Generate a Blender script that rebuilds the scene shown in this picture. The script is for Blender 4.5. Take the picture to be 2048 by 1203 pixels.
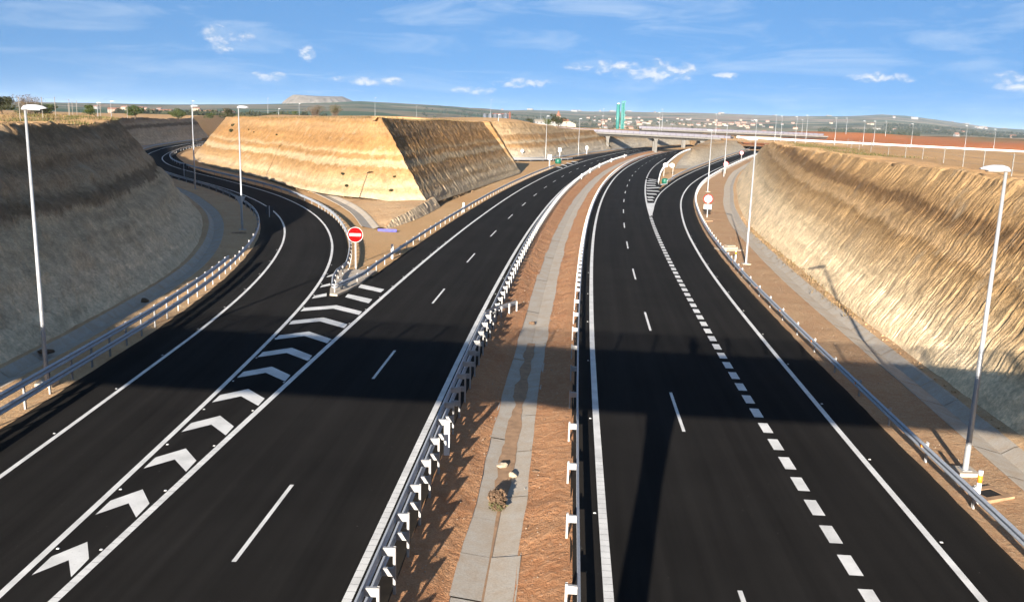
import bpy, bmesh, math, random
import numpy as np
from mathutils import Matrix, Vector, Euler

for _o in list(bpy.data.objects):
    bpy.data.objects.remove(_o)
SC = bpy.context.scene
COL = SC.collection
R = math.radians
random.seed(7)

# ------------------------------------------------------------------ camera
CAM_H = 11.9
_p = math.atan(361 / 1772.0)
_r = R(1.6)
cF = Vector((0, math.cos(_p), -math.sin(_p)))
_u0 = Vector((0, math.sin(_p), math.cos(_p)))
_r0 = Vector((1, 0, 0))
cR = math.cos(_r) * _r0 + math.sin(_r) * _u0
cU = -math.sin(_r) * _r0 + math.cos(_r) * _u0
cam_d = bpy.data.cameras.new('camera')
cam = bpy.data.objects.new('camera', cam_d)
COL.objects.link(cam)
m = Matrix.Identity(4)
for i in range(3):
    m[i][0], m[i][1], m[i][2] = cR[i], cU[i], -cF[i]
m[2][3] = CAM_H
cam.matrix_world = m
cam_d.sensor_width = 36
cam_d.lens = 36 * 1772 / 2048
cam_d.clip_start = 0.05
cam_d.clip_end = 40000
SC.camera = cam

# ------------------------------------------------------------------ light
SUN_AZ = R(191.8)      # sun behind the camera, a little to the left
SUN_EL = R(13.2)
sun_d = bpy.data.lights.new('sun', 'SUN')
sun_d.energy = 5.0
sun_d.angle = R(0.32)
sun_d.color = (1.0, 0.905, 0.79)
sun = bpy.data.objects.new('sun', sun_d)
COL.objects.link(sun)
_sd = Vector((math.sin(SUN_AZ) * math.cos(SUN_EL), math.cos(SUN_AZ) * math.cos(SUN_EL), math.sin(SUN_EL)))
sun.rotation_euler = _sd.to_track_quat('Z', 'Y').to_euler()
sun.location = _sd * 200

SC.view_settings.view_transform = 'Standard'
SC.view_settings.look = 'None'
SC.view_settings.gamma = 1.0
SC.view_settings.exposure = 1.85
SC.view_settings.use_curve_mapping = False
SC.cycles.use_denoising = True
SC.cycles.use_adaptive_sampling = True
SC.cycles.adaptive_threshold = 0.03
SC.cycles.max_bounces = 5
SC.cycles.diffuse_bounces = 3
SC.cycles.glossy_bounces = 2
SC.cycles.transparent_max_bounces = 8

# ------------------------------------------------------------------ node helpers
class NG:
    def __init__(s, nt):
        s.nt = nt
        nt.nodes.clear()

    def n(s, typ, ins=None, **props):
        nd = s.nt.nodes.new(typ)
        for k, v in props.items():
            setattr(nd, k, v)
        for k, v in (ins or {}).items():
            sock = nd.inputs[k]
            if isinstance(v, bpy.types.NodeSocket):
                s.nt.links.new(v, sock)
            elif isinstance(v, bpy.types.Node):
                s.nt.links.new(v.outputs[0], sock)
            else:
                sock.default_value = v
        return nd

    def math(s, op, a, b=None, c=None, clamp=False):
        ins = {0: a}
        if b is not None:
            ins[1] = b
        if c is not None:
            ins[2] = c
        return s.n('ShaderNodeMath', ins, operation=op, use_clamp=clamp).outputs[0]

    def mix(s, f, a, b, blend='MIX'):
        nd = s.n('ShaderNodeMix', data_type='RGBA', blend_type=blend)
        for k, v in ((0, f), (6, a), (7, b)):
            if isinstance(v, bpy.types.NodeSocket):
                s.nt.links.new(v, nd.inputs[k])
            else:
                nd.inputs[k].default_value = v if k == 0 else tuple(v) + ((1,) if len(v) == 3 else ())
        return nd.outputs[2]

    def ramp(s, f, stops, interp='LINEAR'):
        nd = s.n('ShaderNodeValToRGB', {0: f})
        cr = nd.color_ramp
        cr.interpolation = interp
        while len(cr.elements) < len(stops):
            cr.elements.new(0.5)
        for e, (p, c) in zip(cr.elements, stops):
            e.position = p
            e.color = (c, c, c, 1) if isinstance(c, (int, float)) else tuple(c) + (1,)
        return nd.outputs[0]

    def noise(s, vec, scale, detail=4, rough=0.55, dist=0.0):
        return s.n('ShaderNodeTexNoise', {'Vector': vec, 'Scale': scale, 'Detail': detail, 'Roughness': rough, 'Distortion': dist}).outputs[0]

    def mapr(s, v, a, b, c, d, smooth=False):
        nd = s.n('ShaderNodeMapRange', {0: v, 1: a, 2: b, 3: c, 4: d})
        if smooth:
            nd.interpolation_type = 'SMOOTHSTEP'
        return nd.outputs[0]

    def pos(s):
        return s.n('ShaderNodeNewGeometry').outputs['Position']

    def xyz(s, v):
        o = s.n('ShaderNodeSeparateXYZ', {0: v}).outputs
        return o[0], o[1], o[2]

    def comb(s, x, y, z):
        return s.n('ShaderNodeCombineXYZ', {0: x, 1: y, 2: z}).outputs[0]

    def scale(s, v, sc):
        return s.n('ShaderNodeVectorMath', {0: v, 1: sc}, operation='MULTIPLY').outputs[0]

    def out(s, col, rough=0.9, metal=0.0, bump=None, bstr=0.5, bdist=0.02, spec=0.3):
        b = s.n('ShaderNodeBsdfPrincipled', {'Roughness': rough, 'Metallic': metal, 'Specular IOR Level': spec})
        if isinstance(col, bpy.types.NodeSocket):
            s.nt.links.new(col, b.inputs['Base Color'])
        else:
            b.inputs['Base Color'].default_value = tuple(col) + (1,)
        if bump is not None:
            bn = s.n('ShaderNodeBump', {'Height': bump, 'Strength': bstr, 'Distance': bdist})
            s.nt.links.new(bn.outputs[0], b.inputs['Normal'])
        s.n('ShaderNodeOutputMaterial', {0: b})
        return b


MATS = {}


def mat(name):
    def deco(fn):
        mt = bpy.data.materials.new(name)
        mt.use_nodes = True
        fn(NG(mt.node_tree))
        MATS[name] = mt
        return fn
    return deco


def simple(name, col, rough=0.6, metal=0.0, var=0.12, scale=6.0, spec=0.3):
    @mat(name)
    def _(g):
        p = g.pos()
        nz = g.noise(p, scale, 5, 0.6)
        k = g.mapr(nz, 0.3, 0.7, 1 - var, 1 + var)
        c = g.mix(1.0, col, g.comb(k, k, k), 'MULTIPLY')
        rr = g.mapr(nz, 0.3, 0.7, max(0.05, rough - 0.12), min(1, rough + 0.12))
        g.out(c, rr, metal, spec=spec)


# ------------------------------------------------------------------ world / sky
W = bpy.data.worlds.new('World')
SC.world = W
W.use_nodes = True
g = NG(W.node_tree)
sky = g.n('ShaderNodeTexSky', sky_type='NISHITA', sun_disc=False, sun_elevation=SUN_EL, sun_rotation=SUN_AZ,
          air_density=1.0, dust_density=0.6, ozone_density=2.5, altitude=600)
dirv = g.n('ShaderNodeTexCoord').outputs['Generated']
dx, dy, dz = g.xyz(dirv)
# the clear sky is read a little above each direction, all round: no murky band at the horizon
svec = g.n('ShaderNodeVectorMath', {0: g.comb(dx, dy, g.math('ADD', g.math('MAXIMUM', dz, 0.0), 0.30))}, operation='NORMALIZE').outputs[0]
W.node_tree.links.new(svec, sky.inputs['Vector'])
W.cycles.sampling_method = 'MANUAL'
W.cycles.sample_map_resolution = 256
az = g.math('DEGREES', g.math('ARCTAN2', dx, dy))
el = g.math('DEGREES', g.math('ARCSINE', dz))
# cumulus puffs: (azimuth, elevation, half width, half height) in degrees
PUFFS = [(-18.3, 4.5, 0.95, 0.60), (-16.9, 4.45, 0.95, 0.45), (-17.9, 3.75, 0.75, 0.50), (-13.0, 3.6, 0.6, 0.62),
         (8.4, 3.2, 2.6, 0.85), (5.9, 3.35, 1.5, 0.60), (10.0, 3.2, 1.2, 0.70), (12.8, 3.0, 1.0, 0.30), (3.8, 3.4, 1.2, 0.30),
         (-9.0, 2.15, 3.0, 0.34), (-15.2, 2.2, 1.4, 0.34), (-2.7, 1.75, 1.6, 0.34), (0.3, 2.3, 2.4, 0.40),
         (21.8, 3.0, 2.4, 0.40), (28.3, 2.95, 1.4, 0.62), (29.8, 2.6, 2.8, 0.40)]
ae = g.comb(az, el, 0.0)
acc = None
for a0, e0, w0, h0 in PUFFS:
    t = g.n('ShaderNodeVectorMath', {0: ae, 1: (a0, e0, 0)}, operation='SUBTRACT').outputs[0]
    t = g.n('ShaderNodeVectorMath', {0: t, 1: (1 / w0, 1 / h0, 0)}, operation='MULTIPLY').outputs[0]
    t = g.n('ShaderNodeVectorMath', {0: t, 1: t}, operation='DOT_PRODUCT').outputs['Value']
    acc = t if acc is None else g.math('MINIMUM', acc, t)
acc = g.math('SUBTRACT', 1.0, acc, clamp=True)
cv = g.comb(g.math('MULTIPLY', az, 1.0), g.math('MULTIPLY', el, 1.7), 0.0)
n1 = g.noise(cv, 1.1, 6, 0.60, 0.3)
n1b = g.noise(g.n('ShaderNodeVectorMath', {0: cv, 1: (0.05, 0.45, 0)}, operation='ADD').outputs[0], 1.1, 3, 0.60, 0.3)
puff = g.mapr(g.math('ADD', g.math('MULTIPLY', acc, 0.5), g.math('MULTIPLY', g.math('SUBTRACT', n1, 0.5), 1.5)), 0.08, 0.88, 0.0, 0.90, True)
puff = g.math('MULTIPLY', puff, g.mapr(acc, 0.0, 0.18, 0.0, 1.0))
# thin high veils and low stratus streaks, everywhere around the horizon
sv2 = g.comb(g.math('MULTIPLY', az, 0.10), g.math('MULTIPLY', el, 0.55), 3.0)
n2 = g.noise(sv2, 1.2, 5, 0.6, 0.6)
veil = g.math('MULTIPLY', g.mapr(n2, 0.38, 0.80, 0.0, 0.50, True), g.mapr(el, 0.5, 6.0, 0.45, 1.0))
n3 = g.noise(g.comb(g.math('MULTIPLY', az, 0.16), g.math('MULTIPLY', el, 1.6), 9.0), 1.4, 4, 0.6, 0.3)
strat = g.math('MULTIPLY', g.mapr(n3, 0.52, 0.80, 0.0, 0.34, True), g.math('MULTIPLY', g.mapr(el, 0.2, 1.2, 0, 1), g.mapr(el, 2.4, 4.2, 1, 0)))
cover = g.math('MAXIMUM', g.math('MAXIMUM', veil, strat), 0.05)
lit = g.mapr(g.math('SUBTRACT', n1, n1b), -0.10, 0.10, 0.0, 1.0, True)
SKYK = 1.0
pcol = g.mix(lit, (2.9, 3.7, 4.7), (6.2, 6.0, 5.8))
tint = g.mix(g.mapr(el, -1.0, 9.0, 0.0, 1.0, True), (0.55, 0.855, 1.04), (0.55, 0.87, 1.08))
skyc = g.mix(1.0, sky.outputs[0], tint, 'MULTIPLY')
c1 = g.mix(cover, skyc, (4.3, 5.0, 5.8))
c2 = g.mix(puff, c1, pcol)
bg = g.n('ShaderNodeBackground', {'Color': c2, 'Strength': 0.05})
g.n('ShaderNodeOutputWorld', {0: bg})

# ------------------------------------------------------------------ materials
@mat('asphalt')
def _(g):
    """Fresh black asphalt: grain, long paving streaks, polished wheel paths, dust gathering at the edges."""
    p = g.pos()
    lane = g.n('ShaderNodeUVMap', uv_map='lane').outputs[0]      # u metres across, v metres along
    u, v, _z = g.xyz(lane)
    t = g.xyz(g.n('ShaderNodeUVMap', uv_map='cross').outputs[0])[0]  # 0..1 from edge to edge
    fine = g.noise(p, 55, 3, 0.7)
    streak = g.noise(g.comb(g.math('MULTIPLY', u, 2.2), g.math('MULTIPLY', v, 0.035), 0.0), 1.0, 5, 0.65)
    big = g.noise(p, 0.16, 5, 0.6)
    c = g.ramp(fine, [(0.25, (0.0075, 0.0069, 0.0063)), (0.62, (0.0160, 0.0147, 0.0133)), (0.80, (0.044, 0.040, 0.036))])
    wp = g.math('PINGPONG', g.math('ADD', u, 0.45), 0.9)
    wheel = g.mapr(wp, 0.15, 0.75, 1.0, 0.0, True)
    k = g.math('ADD', g.mapr(streak, 0.3, 0.7, 0.74, 1.24), g.mapr(big, 0.3, 0.7, -0.16, 0.22))
    k = g.math('ADD', k, g.math('MULTIPLY', wheel, 0.12))
    c = g.mix(1.0, c, g.comb(k, k, k), 'MULTIPLY')
    edge = g.math('MINIMUM', t, g.math('SUBTRACT', 1.0, t))
    dn = g.noise(p, 0.9, 5, 0.65)
    dust = g.math('MULTIPLY', g.mapr(g.math('ADD', edge, g.math('MULTIPLY', g.math('SUBTRACT', dn, 0.5), 0.06)), 0.0, 0.04, 0.28, 0.0), g.mapr(dn, 0.35, 0.65, 0.2, 1.0))
    c = g.mix(dust, c, (0.10, 0.075, 0.05))
    spk = g.mapr(g.noise(p, 9.0, 2, 0.4), 0.775, 0.80, 0.0, 0.30)
    c = g.mix(spk, c, (0.30, 0.28, 0.24))
    g.out(c, 0.95, 0, g.noise(p, 90, 2, 0.6), 0.35, 0.006, 0.05)


@mat('paint')
def _(g):
    p = g.pos()
    n = g.noise(p, 14, 5, 0.65)
    n2 = g.noise(p, 1.1, 3, 0.5)
    c = g.mix(g.mapr(n, 0.56, 0.76, 0.0, 0.7), (0.66, 0.65, 0.615), (0.36, 0.35, 0.33))
    k = g.mapr(n2, 0.3, 0.7, 0.76, 1.05)
    c = g.mix(1.0, c, g.comb(k, k, k), 'MULTIPLY')
    g.out(c, 0.65, 0, g.noise(p, 60, 2, 0.6), 0.25, 0.004)


def dirt_mat(name, ca, cb, cc, stones=0.5, bstr=0.8):
    @mat(name)
    def _(g):
        p = g.pos()
        n = g.noise(p, 0.35, 6, 0.6)
        n2 = g.noise(p, 3.2, 6, 0.65)
        n3 = g.noise(p, 20, 3, 0.6)
        c = g.mix(g.mapr(n, 0.35, 0.65, 0, 1), ca, cb)
        c = g.mix(g.mapr(n2, 0.42, 0.75, 0, 0.65), c, cc)
        k = g.mapr(n3, 0.25, 0.75, 0.68, 1.22)
        c = g.mix(1.0, c, g.comb(k, k, k), 'MULTIPLY')
        v = g.n('ShaderNodeTexVoronoi', {'Vector': p, 'Scale': 5.0, 'Randomness': 1.0}).outputs['Distance']
        st = g.mapr(v, 0.10, 0.16, stones, 0.0)
        c = g.mix(st, c, (0.55, 0.46, 0.35))
        h = g.math('ADD', g.math('MULTIPLY', n2, 1.0), g.math('ADD', g.math('MULTIPLY', n3, 0.35), g.math('MULTIPLY', st, 0.3)))
        g.out(c, 0.95, 0, h, bstr, 0.10, 0.1)


dirt_mat('verge_dirt', (0.50, 0.33, 0.18), (0.44, 0.26, 0.13), (0.56, 0.42, 0.26))
dirt_mat('red_dirt', (0.39, 0.25, 0.14), (0.34, 0.19, 0.10), (0.43, 0.31, 0.19))
dirt_mat('median_dirt', (0.42, 0.22, 0.108), (0.35, 0.16, 0.074), (0.46, 0.28, 0.16), 0.45, 1.0)


def strata_mat(name, tilt, stops, zmax, rill=1.0):
    """Layered earth: colour follows the height of the bed (tilted), wavy and broken."""
    @mat(name)
    def _(g):
        p = g.pos()
        x, y, z = g.xyz(p)
        wv = g.noise(p, 0.22, 5, 0.6)
        wv2 = g.noise(g.scale(p, (1, 1, 0.5)), 1.6, 4, 0.65)
        h = g.math('SUBTRACT', z, g.math('ADD', g.math('MULTIPLY', y, tilt[1]), g.math('MULTIPLY', x, tilt[0])))
        h = g.math('ADD', h, g.math('ADD', g.math('MULTIPLY', g.math('SUBTRACT', wv, 0.5), 1.5), g.math('MULTIPLY', g.math('SUBTRACT', wv2, 0.5), 1.1)))
        c = g.ramp(g.math('DIVIDE', h, zmax), stops)
        # fine bedding lines
        bl = g.noise(g.comb(g.math('MULTIPLY', x, 0.05), g.math('MULTIPLY', y, 0.05), g.math('MULTIPLY', h, 2.6)), 1.0, 4, 0.7)
        k = g.mapr(bl, 0.3, 0.7, 0.80, 1.18)
        c = g.mix(1.0, c, g.comb(k, k, k), 'MULTIPLY')
        bl2 = g.noise(p, 6.0, 5, 0.7)
        k2 = g.mapr(bl2, 0.25, 0.75, 0.66, 1.28)
        sk = g.noise(g.scale(p, (2.2, 2.2, 0.5)), 1.0, 4, 0.7)
        mo = g.noise(p, 0.9, 5, 0.6)
        k2 = g.math('MULTIPLY', k2, g.mapr(mo, 0.3, 0.7, 0.78, 1.2))
        k2 = g.math('MULTIPLY', k2, g.mapr(sk, 0.28, 0.72, 0.82, 1.17))
        c = g.mix(1.0, c, g.comb(k2, k2, k2), 'MULTIPLY')
        pat = g.noise(p, 0.6, 4, 0.6)
        c = g.mix(g.mapr(pat, 0.58, 0.72, 0, 0.5), c, (0.34, 0.27, 0.18))
        hb = g.math('ADD', g.math('MULTIPLY', bl2, 0.6), g.math('MULTIPLY', bl, 0.8))
        g.out(c, 0.95, 0, hb, 0.7, 0.12, 0.1)


WH = (0.60, 0.52, 0.40)
TN = (0.44, 0.29, 0.15)
OR = (0.45, 0.265, 0.115)
BR = (0.21, 0.125, 0.062)
DK = (0.13, 0.085, 0.05)
strata_mat('strata_right', (0.0, 0.027), [(0.0, (0.800, 0.608, 0.370)), (0.09, (0.660, 0.494, 0.290)), (0.22, (0.500, 0.342, 0.180)), (0.36, (0.420, 0.266, 0.123)), (0.42, (0.290, 0.176, 0.077)), (0.46, (0.460, 0.299, 0.150)),
           (0.56, (0.390, 0.242, 0.110)), (0.60, (0.235, 0.138, 0.062)), (0.68, (0.190, 0.109, 0.049)), (0.73, (0.380, 0.228, 0.101)), (0.84, (0.450, 0.280, 0.128)), (1.0, (0.450, 0.280, 0.132))], 8.0)
strata_mat('strata_wedge', (0.009, 0.002), [(0.0, (0.349, 0.275, 0.176)), (0.13, (0.359, 0.279, 0.180)), (0.18, (0.291, 0.194, 0.100)), (0.25, (0.349, 0.261, 0.156)), (0.32, (0.301, 0.194, 0.096)), (0.38, (0.272, 0.162, 0.072)), (0.43, (0.228, 0.131, 0.054)), (0.45, (0.330, 0.243, 0.140)),
           (0.50, (0.335, 0.248, 0.144)), (0.54, (0.267, 0.149, 0.059)), (0.58, (0.247, 0.142, 0.060)), (0.60, (0.325, 0.225, 0.120)), (0.65, (0.267, 0.149, 0.059)), (0.78, (0.257, 0.141, 0.056)), (0.80, (0.242, 0.138, 0.058)), (0.82, (0.272, 0.158, 0.069)), (0.92, (0.296, 0.180, 0.084)), (0.95, (0.267, 0.149, 0.059)), (1.0, (0.272, 0.167, 0.080))], 11.5)
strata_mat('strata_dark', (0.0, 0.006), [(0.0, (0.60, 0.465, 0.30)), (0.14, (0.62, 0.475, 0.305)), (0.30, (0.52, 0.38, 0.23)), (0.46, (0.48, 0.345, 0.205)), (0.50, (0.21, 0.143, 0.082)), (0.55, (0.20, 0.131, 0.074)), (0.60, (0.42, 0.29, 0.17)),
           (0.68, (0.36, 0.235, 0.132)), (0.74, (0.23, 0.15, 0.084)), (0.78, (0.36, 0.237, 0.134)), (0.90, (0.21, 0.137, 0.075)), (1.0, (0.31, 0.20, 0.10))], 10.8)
strata_mat('strata_far', (0.03, 0.0), [(0.0, (0.372, 0.322, 0.248)), (0.25, (0.347, 0.273, 0.180)), (0.35, (0.279, 0.164, 0.071)), (0.42, (0.236, 0.143, 0.068)), (0.46, (0.341, 0.267, 0.167)), (0.55, (0.279, 0.164, 0.071)), (0.66, (0.223, 0.133, 0.062)), (0.70, (0.322, 0.229, 0.130)), (1.0, (0.298, 0.195, 0.099))], 11.0)


@mat('land')
def _(g):
    """Open country: bare orange earth round the works, then fields in patches out to the hills."""
    p = g.pos()
    x, y, z = g.xyz(p)
    D = g.math('SQRT', g.math('ADD', g.math('MULTIPLY', x, x), g.math('MULTIPLY', y, y)))
    n = g.noise(p, 0.05, 6, 0.6)
    n2 = g.noise(p, 0.9, 6, 0.65)
    n3 = g.noise(p, 9, 3, 0.6)
    earth = g.mix(g.mapr(n, 0.35, 0.65, 0, 1), (0.47, 0.30, 0.155), (0.43, 0.255, 0.12))
    earth = g.mix(g.mapr(n2, 0.55, 0.72, 0, 0.6), earth, (0.27, 0.205, 0.095))
    k = g.mapr(n3, 0.25, 0.75, 0.75, 1.18)
    earth = g.mix(1.0, earth, g.comb(k, k, k), 'MULTIPLY')
    # red ploughed field on the right
    red = g.math('MULTIPLY', g.mapr(g.math('SUBTRACT', y, g.math('MULTIPLY', x, -0.05)), 425, 440, 0, 1), g.mapr(x, 112, 135, 0, 1))
    earth = g.mix(red, earth, g.mix(g.mapr(n2, 0.3, 0.7, 0, 1), (0.42, 0.16, 0.065), (0.36, 0.125, 0.05)))
    # far fields
    wob = g.noise(p, 0.0016, 4, 0.6)
    q = g.comb(g.math('ADD', g.math('MULTIPLY', x, 0.00115), g.math('MULTIPLY', wob, 1.3)), g.math('ADD', g.math('MULTIPLY', y, 0.0016), g.math('MULTIPLY', wob, 0.8)), 0.0)
    vor = g.n('ShaderNodeTexVoronoi', {'Vector': q, 'Scale': 2.6, 'Randomness': 1.0})
    cid = g.xyz(vor.outputs['Color'])[0]
    lft = g.mapr(g.math('DIVIDE', x, g.math('MAXIMUM', y, 1)), -0.05, 0.16, 1.0, 0.0)
    fl = g.ramp(cid, [(0.0, (0.045, 0.075, 0.025)), (0.2, (0.16, 0.13, 0.075)), (0.4, (0.20, 0.155, 0.09)), (0.55, (0.055, 0.085, 0.03)), (0.72, (0.21, 0.15, 0.09)), (0.88, (0.10, 0.105, 0.05))], 'CONSTANT')
    fr = g.ramp(cid, [(0.0, (0.16, 0.14, 0.08)), (0.22, (0.26, 0.21, 0.13)), (0.42, (0.10, 0.115, 0.06)), (0.6, (0.30, 0.20, 0.13)), (0.78, (0.20, 0.175, 0.10)), (0.92, (0.07, 0.085, 0.045))], 'CONSTANT')
    fld = g.mix(lft, fr, fl)
    nf = g.noise(p, 0.012, 6, 0.7)
    kf = g.mapr(nf, 0.3, 0.7, 0.72, 1.2)
    fld = g.mix(1.0, fld, g.comb(kf, kf, kf), 'MULTIPLY')
    wood = g.mapr(g.noise(g.scale(p, (1.0, 2.2, 1.0)), 0.0035, 6, 0.65), 0.56, 0.60, 0, 0.85)
    fld = g.mix(wood, fld, (0.028, 0.042, 0.022))
    far = g.mapr(g.math('ADD', D, g.math('MULTIPLY', g.math('SUBTRACT', n, 0.5), 160)), 560, 640, 0, 1)
    c = g.mix(far, earth, fld)
    g.out(c, 1.0, 0, g.math('ADD', g.math('MULTIPLY', n2, 0.7), g.math('MULTIPLY', n3, 0.3)), 0.5, 0.12, 0.05)


@mat('concrete')
def _(g):
    p = g.pos()
    n = g.noise(p, 1.4, 6, 0.65)
    n2 = g.noise(p, 16, 4, 0.6)
    c = g.mix(g.mapr(n, 0.35, 0.7, 0, 0.8), (0.40, 0.36, 0.30), (0.35, 0.265, 0.18))
    k = g.mapr(n2, 0.25, 0.75, 0.84, 1.1)
    c = g.mix(1.0, c, g.comb(k, k, k), 'MULTIPLY')
    g.out(c, 0.88, 0, n2, 0.4, 0.02)


@mat('bridge_concrete')
def _(g):
    p = g.pos()
    n = g.noise(g.scale(p, (1, 1, 0.25)), 0.8, 6, 0.65)
    c = g.mix(g.mapr(n, 0.35, 0.7, 0, 0.7), (0.150, 0.144, 0.130), (0.105, 0.098, 0.088))
    g.out(c, 0.85, 0, g.noise(p, 5, 4, 0.6), 0.3, 0.03)


@mat('galvanized')
def _(g):
    p = g.pos()
    n = g.noise(p, 7, 5, 0.65)
    c = g.mix(g.mapr(n, 0.3, 0.7, 0, 1), (0.42, 0.44, 0.46), (0.31, 0.33, 0.355))
    g.out(c, g.mapr(n, 0.3, 0.7, 0.42, 0.58), 0.3)


simple('post_white', (0.30, 0.298, 0.292), 0.5, 0.15, 0.10, 5)
simple('pole_steel', (0.33, 0.34, 0.345), 0.42, 0.35, 0.07, 3)
simple('lamp_white', (0.40, 0.41, 0.42), 0.35, 0.0, 0.04, 3)
simple('sign_red', (0.36, 0.002, 0.003), 0.7, 0.0, 0.05, 4, 0.03)
simple('sign_white', (0.60, 0.60, 0.59), 0.45, 0.0, 0.05, 4)
simple('sign_back', (0.36, 0.37, 0.38), 0.5, 0.3, 0.08, 4)
simple('sign_dark', (0.03, 0.03, 0.035), 0.6, 0.0, 0.1, 4)
simple('green_plastic', (0.006, 0.085, 0.055), 0.4, 0.0, 0.08, 4)
simple('teal_paint', (0.03, 0.15, 0.135), 0.5, 0.0, 0.12, 0.3)
simple('orange_paint', (0.80, 0.25, 0.02), 0.5, 0.0, 0.06, 4)
simple('blue_plastic', (0.05, 0.05, 0.32), 0.45, 0.0, 0.15, 4)
simple('rail_violet', (0.045, 0.038, 0.07), 0.5, 0.2, 0.1, 1)
simple('rail_panel', (0.125, 0.12, 0.14), 0.5, 0.2, 0.08, 1)
simple('pit_shade_tyre_black', (0.012, 0.011, 0.010), 0.9, 0.0, 0.2, 4)  # black of the tyres, and of the shade painted into the drain pits
simple('stone', (0.30, 0.245, 0.18), 0.9, 0.0, 0.25, 9)
simple('soot_brown', (0.12, 0.075, 0.045), 0.95, 0.0, 0.3, 9)
simple('bark', (0.13, 0.095, 0.065), 0.95, 0.0, 0.25, 6)
simple('fence_post', (0.20, 0.185, 0.16), 0.7, 0.1, 0.1, 3)
simple('wire', (0.35, 0.34, 0.32), 0.6, 0.4, 0.1, 3)
simple('silo_grey', (0.12, 0.13, 0.145), 0.5, 0.4, 0.12, 0.4)
simple('rust_red', (0.11, 0.035, 0.02), 0.7, 0.1, 0.2, 0.4)
simple('wall_white', (0.20, 0.195, 0.185), 0.8, 0.0, 0.10, 0.3)
simple('wall_cream', (0.32, 0.27, 0.20), 0.8, 0.0, 0.10, 0.3)
simple('wall_pink', (0.29, 0.20, 0.15), 0.8, 0.0, 0.10, 0.3)
simple('roof_tile', (0.22, 0.10, 0.06), 0.85, 0.0, 0.20, 0.5)
simple('mud', (0.30, 0.185, 0.105), 0.9, 0.0, 0.25, 3)
simple('skin', (0.55, 0.34, 0.25), 0.6)
simple('jacket', (0.06, 0.07, 0.10), 0.85)


def leaf_mat(name, ca, cb):
    @mat(name)
    def _(g):
        p = g.pos()
        oi = g.n('ShaderNodeObjectInfo').outputs['Random']
        n = g.noise(p, 1.3, 3, 0.6)
        c = g.mix(g.mapr(g.math('ADD', n, g.math('MULTIPLY', oi, 0.15)), 0.35, 0.75, 0, 1), ca, cb)
        g.out(c, 0.75, 0, None, spec=0.15)


leaf_mat('leaf_green', (0.030, 0.046, 0.012), (0.066, 0.080, 0.024))
leaf_mat('leaf_dark', (0.017, 0.022, 0.009), (0.042, 0.044, 0.018))
leaf_mat('leaf_olive', (0.050, 0.050, 0.021), (0.09, 0.082, 0.037))
leaf_mat('twig_brown', (0.075, 0.056, 0.036), (0.11, 0.085, 0.052))
leaf_mat('dry_grass', (0.19, 0.125, 0.055), (0.12, 0.09, 0.04))
leaf_mat('green_grass', (0.055, 0.062, 0.02), (0.10, 0.085, 0.032))


# ------------------------------------------------------------------ object helpers
def link(name, me, parent=None):
    o = bpy.data.objects.new(name, me)
    COL.objects.link(o)
    if parent is not None:
        o.parent = parent
    return o


def npmesh(name, V, F, mt, smooth=False, mats=None, midx=None):
    V = np.ascontiguousarray(V, dtype=np.float32)
    F = np.ascontiguousarray(F, dtype=np.int32)
    k = F.shape[1]
    me = bpy.data.meshes.new(name)
    me.vertices.add(len(V))
    me.vertices.foreach_set('co', V.ravel())
    me.loops.add(F.size)
    me.loops.foreach_set('vertex_index', F.ravel())
    me.polygons.add(len(F))
    me.polygons.foreach_set('loop_start', np.arange(0, F.size, k, dtype=np.int32))
    try:
        me.polygons.foreach_set('loop_total', np.full(len(F), k, dtype=np.int32))
    except Exception:
        pass
    me.polygons.foreach_set('use_smooth', np.full(len(F), smooth))
    for mm in (mats or [mt]):
        me.materials.append(MATS[mm])
    if midx is not None:
        me.polygons.foreach_set('material_index', np.asarray(midx, dtype=np.int32))
    me.update(calc_edges=True)
    me.validate()
    return me


def grid_faces(nu, nv):
    a = np.arange(nu - 1)[:, None] * nv + np.arange(nv - 1)[None, :]
    a = a.ravel()
    return np.stack([a, a + nv, a + nv + 1, a + 1], 1)


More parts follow.
